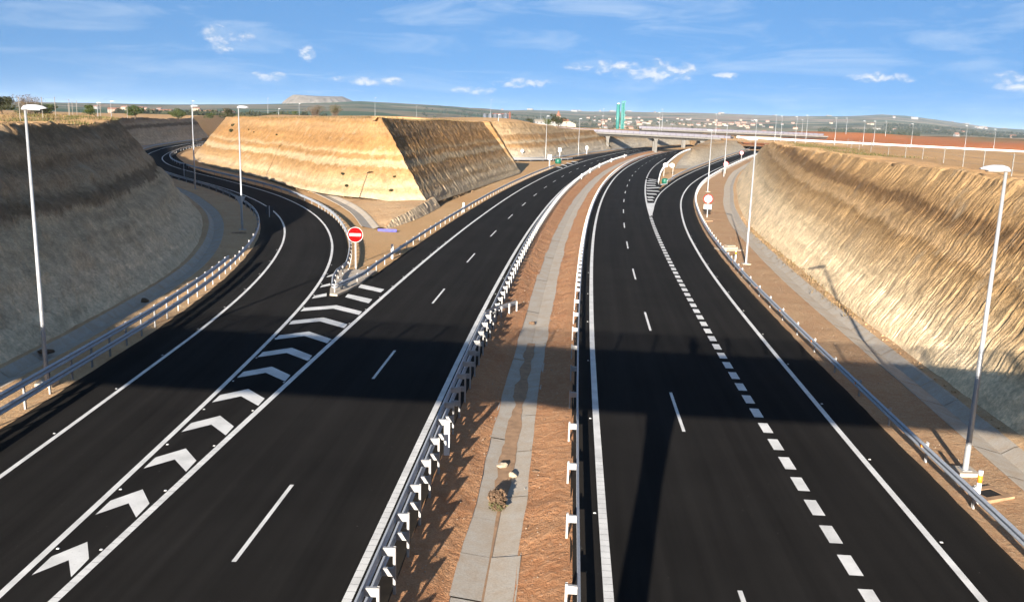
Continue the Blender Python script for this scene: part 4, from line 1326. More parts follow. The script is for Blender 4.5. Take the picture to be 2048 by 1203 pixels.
# terrace
tt = np.linspace(0, 1, 60)
tp = resamp(arr([(-13.75, 95.4), (-12.0, 104), (-10.9, 113), (-10.2, 122)]), 0.3)
n_ = len(tp)
th = np.interp(np.linspace(0, 1, n_), [0, 0.12, 0.5, 1], [0.12, 0.75, 1.15, 1.3])
Nn = -rnorm(tp)
rowsz = 12
V = np.zeros((n_, rowsz + 6, 3))
uu = chord(tp)
for j in range(rowsz):
    v = j / (rowsz - 1)
    dd = v * th * 0.75
    rl = 0.16 * ((1 - np.abs(2 * vnoise(uu * 2.1, uu * 0 + v * 1.2, 81) - 1)) - 0.6)
    V[:, j, 0] = tp[:, 0] + Nn[:, 0] * (dd - rl * 0.8)
    V[:, j, 1] = tp[:, 1] + Nn[:, 1] * (dd - rl * 0.8)
    V[:, j, 2] = th * v + 0.3 * rl - 0.03
gut = resamp(arr([(-14.6, 94.9), (-17.6, 105.0), (-21.8, 115.5), (-24.5, 121.0)]), 0.3)
gi = np.linspace(0, len(gut) - 1, n_)
gq = np.c_[np.interp(gi, np.arange(len(gut)), gut[:, 0]), np.interp(gi, np.arange(len(gut)), gut[:, 1])]
for j in range(6):
    v = (j + 1) / 6.0
    V[:, rowsz + j, 0] = lerp(V[:, rowsz - 1, 0], gq[:, 0], v)
    V[:, rowsz + j, 1] = lerp(V[:, rowsz - 1, 1], gq[:, 1], v)
    V[:, rowsz + j, 2] = lerp(th, zfloor(gq[:, 0], gq[:, 1]) + 0.12, sm(v)) + 0.05 * 2 * fbm(V[:, rowsz + j, 0] * .8, V[:, rowsz + j, 1] * .8, 87, 3)
mi = np.tile(np.r_[np.zeros(rowsz - 1), np.ones(6)].astype(int), n_ - 1)
tag(link('terrace', npmesh('terrace', V.reshape(-1, 3), grid_faces(n_, rowsz + 6), None, False, ['strata_dark', 'verge_dirt'], mi)), 'low earth terrace with a dark ragged face at the foot of the wedge', kind='structure')
# drain beside the terrace
Pw = resamp(arr([(-15.0, 94.0), (-18.1, 104.2), (-22.4, 115.3), (-28.4, 128.6), (-34.6, 141.0), (-43, 154), (-52, 166), (-60, 177), (-67, 190), (-72, 203)]), 0.5)
ditch('drain_channel', Pw, np.zeros(len(Pw)), 1, 1.2, 0.75, 0.12, 94.2, 200, 130, 'concrete drain curving along the foot of the earth wedge', 0.09)

# ------------------------------------------------------------------ guardrails
WPROF = [(0.0, -0.155), (0.012, -0.145), (0.075, -0.105), (0.078, -0.075), (0.018, -0.02), (0.018, 0.02), (0.078, 0.075), (0.075, 0.105), (0.012, 0.145), (0.0, 0.155)]


def beam(root, P, dist, zc, face, step, mt='galvanized', taper=None):
    """W-profile rail along P at distance dist; face = +1 bulges to the right, -1 to the left."""
    N = rnorm(P)
    n = len(WPROF)
    V = np.zeros((len(P), n, 3))
    for j, (a, b) in enumerate(WPROF):
        d = dist + face * a
        V[:, j, 0] = P[:, 0] + N[:, 0] * d
        V[:, j, 1] = P[:, 1] + N[:, 1] * d
        V[:, j, 2] = zfloor(P[:, 0] + N[:, 0] * dist, P[:, 1] + N[:, 1] * dist) + zc + b
    return link('beam', npmesh('beam', V.reshape(-1, 3), grid_faces(len(P), n), mt, False), root)


def post_mesh(name, h, face_gap, double=False, mt='post_white'):
    """C-section post at origin; spacers reach towards +x (the rail side)."""
    b = MB()
    b.box((0, 0, h / 2 - 0.15), (0.012, 0.10, h + 0.3))
    b.box((0.03, 0.046, h / 2 - 0.15), (0.06, 0.010, h + 0.3))
    b.box((0.03, -0.046, h / 2 - 0.15), (0.06, 0.010, h + 0.3))
    tops = [0.60] + ([1.16] if double else [])
    for z in tops:
        # bent spacer bracket: sloping top plate and side cheeks
        b.add([(0.06, -0.045, z + 0.13), (0.06, 0.045, z + 0.13), (face_gap, 0.045, z + 0.12), (face_gap, -0.045, z + 0.12),
               (0.06, -0.045, z - 0.09), (0.06, 0.045, z - 0.09), (face_gap, 0.045, z - 0.09), (face_gap, -0.045, z - 0.09)],
              [(0, 1, 2, 3), (4, 7, 6, 5), (0, 3, 7, 4), (1, 5, 6, 2), (3, 2, 6, 7)])
    return b.mesh(name, mt)


def guardrail(label, P, dist, side, y_or_s, step, double=None, gap=0.25, h=0.78, dens=None, refl=0, cat='guardrail'):
    """Rail at `dist` right of P; posts stand on the far side (side=+1: to the right of the rail)."""
    root = empty('guardrail', (0, 0, 0), 0, label, cat, 'steel guardrails along the roads')
    beam(root, P, dist, 0.60, -side, 1)
    s = chord(P)
    T, N = tang(P), rnorm(P)
    m1 = post_mesh('post', h, gap)
    m2 = post_mesh('post', 1.30, gap, True)
    if double:
        k0, k1 = double
        Q = P[(s >= k0) & (s <= k1)]
        beam(root, Q, dist, 1.16, -side, 1)
    q = 1.0
    cnt = 0
    rm = None
    while q < s[-1] - 0.3 and cnt < 290:
        p = np.array((np.interp(q, s, P[:, 0]), np.interp(q, s, P[:, 1])))
        n = np.array((np.interp(q, s, N[:, 0]), np.interp(q, s, N[:, 1])))
        n /= np.hypot(*n)
        c = p + n * (dist + side * gap)
        dbl = double and (double[0] <= q <= double[1])
        rz = math.atan2(-side * n[1], -side * n[0])
        place('post', m2 if dbl else m1, (c[0], c[1], float(zfloor(c[0], c[1])) - 0.03), rz, root)
        if refl and cnt % refl == 0:
            if rm is None:
                rb = MB()
                rb.box((0, 0, 0.0), (0.03, 0.10, 0.10))
                rm = rb.mesh('reflector', 'orange_paint')
            c2 = p + n * (dist - side * 0.05)
            place('reflector', rm, (c2[0], c2[1], float(zfloor(c2[0], c2[1])) + 0.60), rz, root)
        y = math.hypot(*c)
        st = step
        if dens:
            for lim, v in dens:
                if y < lim:
                    st = v
                    break
        q += st
        cnt += 1
    return root


PL1 = resamp(cut(sRL, 4, 300), 1.0)
sL1 = chord(PL1)
gL = guardrail('long guardrail doubled in two tiers on the left edge of the curving slip road', PL1, -2.48, -1, 0, 2.05, (0, sy(PL1, 66)), 0.17, dens=[(75, 2.05), (180, 4.0), (999, 4.0)])
# gore guardrails from the nose
PG1 = np.vstack([resamp(arr([(-12.25, 59.3), (-12.75, 62.0), (-13.05, 64.9)]), 1.0), off(resamp(cut(sRR, 67.5, 290), 1.0), 1.55)])
guardrail('guardrail on the inner side of the curving slip road below the earth wedge', resamp(PG1, 1.0), 0.0, 1, 0, 2.0, None, 0.17, dens=[(110, 2.0), (999, 4.0)])
PG2 = np.vstack([resamp(arr([(-11.85, 59.3), (-11.35, 61.8), (-10.95, 64.4)]), 1.0), off(resamp(cut(sLD, 67.5, 236), 1.0), -6.35)])
PG2 = resamp(PG2, 1.0)
guardrail('guardrail on the left edge of the left carriageway past the earth wedge', PG2, 0.0, -1, 0, 2.6, None, 0.17, dens=[(999, 3.0)])
# short bent rail that closes the nose
nr = empty('nose_rail', (-12.05, 59.0, 0.0), 0, 'small rounded rail end joining the two guardrails at the gore tip', 'guardrail')
b = MB()
for z in (0.50, 0.68):
    b.tube([(-0.22, 0.35, z), (-0.17, 0.0, z), (0.0, -0.16, z), (0.14, 0.0, z), (0.22, 0.35, z)], 0.05, 8)
b.build('rail', 'galvanized', nr, True)
b = MB()
b.box((0.0, -0.02, 0.30), (0.07, 0.07, 0.80))
b.build('post', 'post_white', nr)
# median, left side: doubled near the camera, with a flared rail end
PM1 = resamp(cut(sLD, 6, 330), 1.0)
guardrail('guardrail on the median beside the left carriageway doubled in two tiers near the bridge', PM1, 4.28, 1, 0, 1.97, (0, sy(PM1, 50)), 0.36, dens=[(200, 1.97), (999, 3.0)])
fr = empty('flared_rail', (-1.35, 50.0, 0), 0, 'short rail end flaring away into the median with shaggy shadow', 'guardrail')
PF = resamp(arr([(-1.45, 49.4), (-1.25, 51.0), (-0.85, 53.0), (-0.1, 55.4), (0.35, 56.7)]), 0.5) - np.array((-1.35, 50.0))
N = rnorm(PF)
V = np.zeros((len(PF), len(WPROF), 3))
for j, (a, bb) in enumerate(WPROF):
    V[:, j, 0] = PF[:, 0] - N[:, 0] * a
    V[:, j, 1] = PF[:, 1] - N[:, 1] * a
    V[:, j, 2] = np.interp(np.arange(len(PF)), [0, len(PF) * 0.4, len(PF) - 1], [1.12, 0.70, 0.28]) + bb
link('beam', npmesh('beam', V.reshape(-1, 3), grid_faces(len(PF), len(WPROF)), 'galvanized'), fr)
for k in (2, 5, 8, 11, 14):
    if k < len(PF):
        b = MB()
        h = float(np.interp(k, [0, len(PF) * 0.4, len(PF) - 1], [1.2, 0.8, 0.45]))
        b.box((PF[k, 0] + N[k, 0] * 0.12, PF[k, 1] + N[k, 1] * 0.12, h / 2 - 0.15), (0.10, 0.10, h + 0.2))
        b.build('post', 'post_white', fr)
# median, right side
PM2 = resamp(cut(sR2, 6, 330), 1.0)
guardrail('single guardrail on the median beside the right carriageway', PM2, -4.28, -1, 0, 4.0, None, 0.30, dens=[(60, 4.0), (999, 2.0)])
# right edge
PR1 = resamp(cut(sR4, 6, 330), 1.0)
guardrail('guardrail on the right edge of the exit road below the rilled bank', PR1, 2.12, 1, 0, 4.0, None, 0.20, dens=[(70, 4.0), (999, 2.2)], refl=2)
# exit island
PX1 = resamp(off(cut(resamp(GRX, 1.0), 178, 385), -0.95), 1.0)
guardrail('guardrail on the island side of the exit road', PX1, 0.0, -1, 0, 2.2, None, 0.17)
guardrail('bright guardrail curving along the far motorway edge beside the green cushion', sG8, 0.0, 1, 0, 2.2, None, 0.17)
PJ1 = cut(sE2, 262, 430)
guardrail('guardrail on the outer edge of the far joining road', PJ1, -1.9, -1, 0, 2.6, None, 0.17)
guardrail('far guardrail inside the joining road behind the wedge', cut(sE2[sE2[:, 0] < 13], 244, 296), 5.9, 1, 0, 4.0, None, 0.17)

# white marker boards on the guardrail posts
mk = MB()
mk.box((0, 0, 0.55), (0.20, 0.05, 1.30))
mk.box((0, -0.03, 1.0), (0.16, 0.012, 0.30))
mk_me = mk.mesh('marker_post', 'sign_white')
for lab, P, d, y in (('white marker post behind the median rail nearest the bridge', sLD, 4.75, 29.6), ('white marker post on the carriageway rail right of the no-entry sign', sLD, -6.6, 75.5), ('white marker post on the carriageway rail by the wedge foot', sLD, -6.6, 116.0),
                     ('white marker post on the median rail before the far bend', sLD, 4.75, 190.0), ('white marker post on the median rail at the far bend', sLD, 4.75, 214.0), ('white marker post on the median rail beyond the far bend', sLD, 4.75, 242.0),
                     ('white marker post on the median rail nearing the overpass', sLD, 4.75, 278.0), ('white marker post on the median rail just before the overpass', sLD, 4.75, 318.0)):
    Pd = off(P, d)
    x = float(np.interp(y, Pd[:, 1], Pd[:, 0]))
    tag(place('marker_post', mk_me, (x, y, 0.0 if y > 40 else 0.35), 0.0), lab, 'marker', 'white marker posts along the rails')


# ------------------------------------------------------------------ lamp posts
def pole_mesh(h):
    b = MB()
    b.tube([(0, 0, 0), (0, 0, 0.02), (0, 0, 0.9), (0, 0, h)], [0.105, 0.105, 0.10, 0.052], 14)
    return b.mesh('pole', 'pole_steel', smooth=True)


def head_mesh():
    """Flat teardrop luminaire reaching along +x."""
    b = MB()
    prof = [(-0.13, 0.08, 0.10), (-0.05, 0.13, 0.17), (0.15, 0.17, 0.21), (0.50, 0.18, 0.19), (0.78, 0.15, 0.12), (0.95, 0.07, 0.04)]
    n = 12
    V, F = [], []
    for x, w, t in prof:
        for k in range(n):
            th = 2 * math.pi * k / n
            zz = math.sin(th)
            V.append((x, w * math.cos(th), 0.06 + x * 0.06 + (t * zz if zz > 0 else 0.12 * t * zz)))
    for i in range(len(prof) - 1):
        for k in range(n):
            F.append((i * n + k, i * n + (k + 1) % n, (i + 1) * n + (k + 1) % n, (i + 1) * n + k))
    F.append(tuple(range(n))[::-1])
    F.append(tuple(range((len(prof) - 1) * n, len(prof) * n)))
    b.add(V, F)
    return b.mesh('lamp_head', 'lamp_white', smooth=True)


HEAD = head_mesh()
pl = MB()
pl.box((0, 0, 0.0), (0.72, 0.72, 0.16))
pl.box((0, 0, 0.09), (0.34, 0.34, 0.025), mi=1)
PLINTH = pl.mesh('plinth', 'concrete', 'pole_steel')
door = MB()
door.box((0, -0.103, 0.65), (0.09, 0.012, 0.32))
DOOR = door.mesh('hatch', 'sign_back')


ln_ = MB()
ln_.box((0.42, 0, 0.055), (0.55, 0.22, 0.03))
LENS = ln_.mesh('lens', 'sign_back')


def lamp(x, y, ztop, rz, label, group, z0=None, near=False, hs=1.0):
    if z0 is None:
        z0 = float(zfloor(x, y))
    o = empty('street_lamp', (x, y, z0), rz, label, 'street lamp', group)
    h = ztop - z0
    pole_ = link('pole', pole_mesh(h), o)
    hd = link('lamp_head', HEAD, o)
    hd.location = (0, 0, h - 0.02)
    hd.scale = (hs, hs, hs)
    if near:
        link('plinth', PLINTH, o)
        link('hatch', DOOR, pole_)
        link('lens', LENS, hd)
    return o


GN = 'street lamps along the roads'
PI = math.pi
lamp(-20.2, 37.1, 11.75, 0.0, 'tall street lamp in front of the shaded bank at the left edge of the photo', GN, 0.1, True, 0.95)
lamp(-26.9, 87.3, 12.3, 0.25, 'street lamp standing inside the bend of the left slip road', GN, None, True)
lamp(-45.5, 126.5, 12.5, 0.6, 'street lamp behind the slip road rail at the start of its far bend', GN, None, True)
lamp(16.35, 29.9, 10.65, PI, 'tall street lamp beside the right drain at the right edge of the photo', GN, 0.05, True, 0.92)
lamp(20.6, 77.6, 10.75, PI, 'street lamp beside the sandy drain in front of the right bank', GN, None, True)
lamp(34.3, 158.8, 11.0, PI + 0.2, 'street lamp beside the round red-rimmed sign with the white plate', GN, None, True)
lamp(46.5, 199.7, 11.9, PI + 0.2, 'street lamp on the exit road between two small round signs', GN)
lamp(64.0, 241.7, 13.6, PI + 0.2, 'street lamp at the far end of the exit road by the bank', GN)
lamp(9.3, 282.0, 13.3, -0.3, 'street lamp in front of the middle of the far banded bank', GN)
lamp(22.3, 322.0, 12.9, -0.3, 'street lamp at the right end of the far banded bank', GN)
lamp(-91.5, 197.1, 13.0, 0.2, 'left one of the pair of lamps rising behind the shaded bank', GN)
lamp(-93.0, 207.0, 13.5, 0.2, 'right one of the pair of lamps rising behind the shaded bank', GN)
FARL = [(-111.5, 310.6, 15.2), (-159.4, 578.4, 21.2), (-107.1, 406.1, 13.9), (-121.8, 505.5, 17.5), (-80.7, 513.7, 22.0), (-77.4, 695.7, 20.5), (-16.4, 559.8, 23.7), (16.7, 639.8, 19.8), (-6.2, 300.0, 13.5), (56.7, 597.3, 20.8),
        (74.7, 474.2, 17.7), (76.1, 473.9, 19.5), (103.3, 468.8, 17.7), (120.8, 412.7, 16.9), (112.2, 392.0, 17.0), (122.4, 396.0, 16.7), (127.3, 397.0, 17.4), (168.5, 534.0, 16.7), (139, 394.0, 16.5), (191.7, 526.2, 18.2),
        (151, 393.0, 15.6), (211.6, 518.5, 17.0), (156, 394, 15.6), (172, 393.0, 14.9), (195, 392.0, 14.8), (207, 391.0, 13.6)]
FLAB = ['slender lamp post beyond the shaded bend of the slip road', 'far lamp post standing before the green hillside', 'low far lamp post on the plateau behind the wedge', 'thin far lamp post left of the bare bushes', 'lone far lamp post above the middle of the wedge',
        'tiny far lamp post right of the middle of the wedge', 'tall far lamp post in front of the grain silos', 'far lamp post behind the white shed', 'lamp post on the slope between the wedge and the silos', 'far lamp post left of the teal tower',
        'left one of two far lamp posts right of the teal tower', 'right one of two far lamp posts right of the teal tower', 'far lamp post behind the second overpass', 'lamp post at the right end of the second overpass', 'thick lamp post where the overpass road meets the plateau']
for i, (x, y, zt) in enumerate(FARL):
    lab = FLAB[i] if i < len(FLAB) else '%s thin lamp post from the left along the overpass road on the right' % ('first', 'second', 'third', 'fourth', 'fifth', 'sixth', 'seventh', 'eighth', 'ninth', 'tenth', 'eleventh')[sorted(range(15, len(FARL)), key=lambda q: FARL[q][0] / FARL[q][1]).index(i)]
    z0 = z1(x, y)
    lamp(x, y, zt, 0.0 if x < 60 else PI, lab, GN if i < len(FLAB) else 'thin far lamp posts along the overpass road on the right', z0, False, 1.0)


# ------------------------------------------------------------------ signs
def disc(r, n=32, t=0.02, y=0.0, z=0.0):
    V = [(r * math.cos(2 * PI * k / n), y, z + r * math.sin(2 * PI * k / n)) for k in range(n)]
    V += [(a, b + t, c) for a, b, c in V]
    F = [tuple(range(n)), tuple(range(n, 2 * n))[::-1]] + [(k, (k + 1) % n, (k + 1) % n + n, k + n) for k in range(n)]
    return V, F


ne = empty('no_entry_sign', (-12.35, 68.6, 0.05), 0.0, 'red round no-entry sign with a white bar on a white post', 'road sign')
b = MB()
b.box((0, 0.08, 1.2), (0.11, 0.06, 2.5))
b.build('post', 'post_white', ne)
b = MB()
b.add(*disc(0.60, 40, 0.02, 0.0, 2.78))
nplate = b.build('plate', 'sign_red', ne)
b = MB()
b.add([(-0.44, -0.004, 2.68), (0.44, -0.004, 2.68), (0.44, -0.004, 2.88), (-0.44, -0.004, 2.88)], [(0, 1, 2, 3)])
b.build('white_bar', 'sign_white', nplate)
b = MB()
_ri = [(0.60 * math.cos(2 * PI * k / 40), -0.003, 2.78 + 0.60 * math.sin(2 * PI * k / 40)) for k in range(40)] + [(0.575 * math.cos(2 * PI * k / 40), -0.003, 2.78 + 0.575 * math.sin(2 * PI * k / 40)) for k in range(40)]
b.add(_ri, [(k, (k + 1) % 40, (k + 1) % 40 + 40, k + 40) for k in range(40)])
b.build('rim', 'sign_white', nplate)


def round_sign(x, y, h, r, label, plate=False):
    z0 = float(zfloor(x, y))
    o = empty('round_sign', (x, y, z0), math.atan2(-x, y) * 1.0, label, 'road sign', 'round signs along the exit road')
    b = MB()
    b.box((0, 0.06, h / 2 - 0.1), (0.10, 0.06, h + 0.2))
    b.build('post', 'post_white', o)
    b = MB()
    b.add(*disc(r, 32, 0.02, 0.0, h))
    rim_ = b.build('rim', 'sign_red', o)
    b = MB()
    b.add(*disc(r * 0.80, 32, 0.008, -0.012, h))
    b.build('face', 'sign_white', rim_)
    if plate:
        b = MB()
        b.box((0, 0.0, h - r - 0.42), (1.0, 0.02, 0.62))
        b.build('plate', 'sign_white', o)
    return o


round_sign(25.5, 117.3, 2.45, 0.62, 'round red-rimmed sign with a white plate below it at the bend of the exit road', True)
round_sign(49.5, 211.3, 2.2, 0.62, 'small round red-rimmed sign farther up the exit road')
round_sign(70.5, 281.0, 2.1, 0.62, 'smallest round sign at the end of the exit road beside the bank')

tw = empty('twin_panel_sign', (35.0, 205.0, 0.0), -0.17, 'pair of white rounded panels on two posts on the exit island', 'road sign')
for sx in (-1.0, 1.0):
    b = MB()
    b.box((sx, 0.06, 1.5), (0.10, 0.08, 3.2))
    b.build('post', 'post_white', tw)
    V, F = disc(0.50, 28, 0.03, 0.0, 2.8)
    V = [(sx * 0.72 + a * 1.15, yy, z) for a, yy, z in V]
    b = MB()
    b.add(V, F)
    b.build('panel', 'sign_white', tw)


def sign_back(x, y, label, kind='tri', h=2.2, rz=0.0):
    z0 = float(zfloor(x, y))
    o = empty('sign_from_behind', (x, y, z0), rz, label, 'road sign', 'signs seen from behind')
    b = MB()
    b.box((0, 0, h / 2), (0.09, 0.05, h))
    b.build('post', 'post_white' if kind == 'tall' else 'sign_back', o)
    b = MB()
    if kind == 'tri':
        V = [(-0.55, 0.05, h - 0.1), (0.55, 0.05, h - 0.1), (0.0, 0.05, h - 1.05)]
        V += [(a, 0.08, c) for a, _, c in V]
        b.add(V, [(0, 1, 2), (5, 4, 3), (0, 3, 4, 1), (1, 4, 5, 2), (2, 5, 3, 0)])
        b.build('panel', 'sign_back', o)
    elif kind == 'round':
        b.add(*disc(0.5, 24, 0.02, 0.04, h))
        b.build('panel', 'sign_back', o)
    elif kind == 'rect':
        b.box((0, 0.05, h - 0.5), (0.8, 0.03, 0.9))
        b.build('panel', 'sign_dark', o)
    else:
        b.box((0, 0.05, h - 0.7), (1.0, 0.03, 1.3))
        b.build('panel', 'sign_back', o)
        b = MB()
        b.box((0, -0.04, h / 2 + 0.1), (0.22, 0.03, h - 0.2))
        b.build('stiffener', 'sign_white', o)
    return o


sign_back(-28.3, 91.5, 'triangular sign seen from behind next to the lamp in the slip road bend', 'tri', 3.0, 0.3)
sign_back(-27.2, 98.2, 'dark rectangular board behind the rail of the slip road bend', 'rect', 1.25, 0.3)
sign_back(-53.5, 144.0, 'small grey board seen from behind on the far stretch of the slip road', 'rect', 2.4, 0.4)
sign_back(-93.5, 283.0, 'white-posted round sign where the slip road vanishes behind the wedge', 'round', 2.0, 0.2)
sign_back(8.6, 229.0, 'tall white-ribbed sign back in front of the joining road', 'tall', 3.6, 0.0)
sign_back(14.5, 299.0, 'tall white-ribbed sign back below the banded far bank', 'tall', 3.4, 0.0)
sign_back(26.5, 338.0, 'tall white-ribbed sign back just left of the overpass column', 'tall', 3.2, 0.0)
sign_back(1.9, 280.5, 'round grey sign back in front of the left end of the banded bank', 'round', 2.6, 0.0)


def cushion(x, y, s, label):
    b = MB()
    n = 20
    prof = [(0.50, 0.0), (0.56, 0.1), (0.56, 0.75), (0.50, 0.95), (0.32, 1.06), (0.0, 1.10)]
    V, F = [], []
    for r, z in prof:
        for k in range(n):
            a = 2 * PI * k / n
            V.append((r * 1.2 * math.cos(a), r * math.sin(a), z))
    for i in range(len(prof) - 1):
        for k in range(n):
            F.append((i * n + k, i * n + (k + 1) % n, (i + 1) * n + (k + 1) % n, (i + 1) * n + k))
    b.add(V, F)
    o = empty('gore_cushion', (x, y, float(zfloor(x, y))), 0, label, 'crash cushion', 'green gore cushions')
    c = b.build('body', 'green_plastic', o, True)
    c.scale = (s, s, s)
    b = MB()
    V, F = [], []
    for z, r in ((0.38, 0.575), (0.56, 0.575)):
        for k in range(n):
            a = 2 * PI * k / n
            V.append((r * 1.2 * math.cos(a) * s, r * math.sin(a) * s, z * s))
    F = [(k, (k + 1) % n, (k + 1) % n + n, k + n) for k in range(n)]
    b.add(V, F)
    b.build('band', 'green_plastic', o)
    return o


cushion(30.3, 181.0, 0.95, 'green rounded cushion at the nose of the exit island')
cushion(12.2, 258.5, 1.35, 'green rounded cushion at the far gore on the left carriageway')

# kilometre post and drain pit by the right rail
km = empty('kilometre_post', (15.45, 27.3, 0.0), 0, 'stubby white post with an orange band behind the right rail', 'marker post')
for nm, z0_, z1_, mt in (('base', 0.0, 0.72, 'sign_white'), ('band', 0.721, 0.98, 'orange_paint'), ('cap', 0.981, 1.14, 'sign_white')):
    b = MB()
    b.tube([(0, 0, z0_), (0, 0, z1_)], 0.075, 12)
    b.build(nm, mt, km, True)
k2 = empty('kilometre_post', (20.15, 79.6, 0.0), 0, 'stubby white and yellow post beside the lamp by the sandy drain', 'marker post')
for nm, z0_, z1_, mt in (('base', 0.0, 0.55, 'sign_white'), ('band', 0.551, 0.8, 'orange_paint'), ('cap', 0.801, 0.92, 'sign_white')):
    b = MB()
    b.tube([(0, 0, z0_), (0, 0, z1_)], 0.075, 12)
    b.build(nm, mt, k2, True)


def pit(x, y, rz, w, d, label, z=0.03, slab=True):
    o = empty('drain_pit', (x, y, float(zfloor(x, y)) + z), rz, label, 'drain pit', 'concrete drain pits')
    b = MB()
    for sx, sy_, ww, dd in ((0, -d / 2, w + 0.3, 0.22), (0, d / 2, w + 0.3, 0.22), (-w / 2, 0, 0.22, d - 0.22), (w / 2, 0, 0.22, d - 0.22)):
        b.box((sx, sy_, -0.03), (ww, dd, 0.16))
    b.build('frame', 'mud', o)
    b = MB()
    b.box((0, 0, -0.03), (w - 0.2, d - 0.2, 0.12))
    b.build('shade_block', 'pit_shade_tyre_black', o)  # solid block; the shade inside the pit is put into its colour
    return o


pit(16.2, 28.0, 0.35, 0.95, 0.75, 'open concrete drain pit beside the kilometre post')
pit(24.6, 113.0, 0.3, 0.8, 0.8, 'dark open pit behind the red-rimmed sign')
pit(-26.6, 85.2, 0.2, 1.0, 0.7, 'open pit beside the foot of the lamp in the left bend')
sl_ = empty('stone_block', (21.2, 86.8, 0.02), 0.2, 'pale stone slab lying on the verge above the second right lamp', 'stone slab')
b = MB()
b.box((0, 0, 0.14), (1.5, 1.0, 0.30), 0.05)
b.box((0.25, 0.2, 0.34), (0.9, 0.6, 0.10), 0.15)
b.build('slab', 'stone', sl_)
b = MB()
b.box((0, -0.1, 0.01), (2.4, 1.6, 0.06))
b.build('bed', 'concrete', sl_)
bl = empty('blue_board', (-13.4, 93.2, 0.0), 0.0, 'blue plastic board lying at the tip of the earth terrace', 'board')
for sx in (-0.5, 0.5):
    b = MB()
    b.box((sx, 0, 0.14), (0.98, 0.06, 0.28))
    b.build('plank', 'blue_plastic', bl)


# ------------------------------------------------------------------ loose stones, clod and debris
def rock_mesh(seed, r=0.5):
    rnd = random.Random(seed)
    bm = bmesh.new()
    bmesh.ops.create_icosphere(bm, subdivisions=2, radius=r)
    sx, sy_, sz = rnd.uniform(0.8, 1.3), rnd.uniform(0.7, 1.1), rnd.uniform(0.5, 0.75)
    for v in bm.verts:
        n = v.co.normalized()
        k = 1 + 0.30 * math.sin(3.1 * n.x + seed) * math.cos(2.7 * n.y - seed) + rnd.uniform(-0.10, 0.10)
        v.co = Vector((v.co.x * sx * k, v.co.y * sy_ * k, max(v.co.z * sz * k, -0.25 * r)))
    me = bpy.data.meshes.new('rock')
    bm.to_mesh(me)
    bm.free()
    return me


ROCKS = [rock_mesh(i) for i in range(5)]
for r_ in ROCKS:
    r_.materials.append(MATS['stone'])


def rock(x, y, z, s, label, grp, i=0, mt=None):
    me = ROCKS[i % 5]
    if mt:
        me = me.copy()
        me.materials.clear()
        me.materials.append(MATS[mt])
    return tag(place('stone', me, (x, y, z), i * 1.7, None, s), label, 'stone', grp)


rock(-0.20, 30.3, -0.36, 0.34, 'upper pale stone lying in the median gutter', 'pale stones in the median gutter', 0)
rock(0.20, 29.4, -0.36, 0.30, 'lower pale stone lying in the median gutter', 'pale stones in the median gutter', 1)
rock(1.05, 29.7, -0.30, 0.22, 'small dark stone at the gutter edge', None, 2, 'soot_brown')
rock(1.3, 53.5, -0.36, 0.42, 'dark scatter of debris across the gutter farther up the median', None, 3, 'soot_brown')
for i, (x, y) in enumerate(((-23.1, 54.6), (-22.9, 42.2), (-27.2, 77.6))):
    rock(x, y, 0.10, 0.55, ('brown clump of earth on the drain by the shaded bank', 'dark clump near the left lamp by the shaded bank', 'dark clump at the bend of the left drain')[i], 'clumps in the left drain', i + 1, 'soot_brown')
# fallen lumps at the foot of the cuttings, countless
rnd = random.Random(8)
b = MB()
for k in range(520):
    if k % 2:
        y = rnd.uniform(30, 120)
        j = int(np.argmin(abs(sR4[:, 1] - y)))
        q = sR4[j] + rnorm(sR4)[j] * (d_rtoe[j] + abs(rnd.gauss(0, 0.45)) - 0.5)
        zz = float(zfloor(q[0], q[1])) + 0.14
    else:
        j = rnd.randint(it - 230, min(it + 160, len(T_w) - 2))
        q = T_w[j] - (crestW[j] - T_w[j]) / 8.0 * rnd.uniform(-0.1, 0.9)
        zz = z0_w[j] - 0.02
    s = rnd.uniform(0.03, 0.10) * (1.8 if rnd.random() < 0.08 else 1)
    V = [(q[0] + s * rnd.uniform(.6, 1) * a, q[1] + s * rnd.uniform(.6, 1) * bb, zz + s * 0.6 * c) for a, bb, c in ((1, 0, 0), (-1, 0, 0), (0, 1, 0), (0, -1, 0), (0, 0, 1), (0, 0, -1))]
    b.add(V, [(0, 2, 4), (2, 1, 4), (1, 3, 4), (3, 0, 4), (2, 0, 5), (1, 2, 5), (3, 1, 5), (0, 3, 5)])
tag(b.build('fallen_lumps', 'verge_dirt'), 'fallen lumps of earth along the foot of the cuttings', 'earth lumps', None, 'stuff')
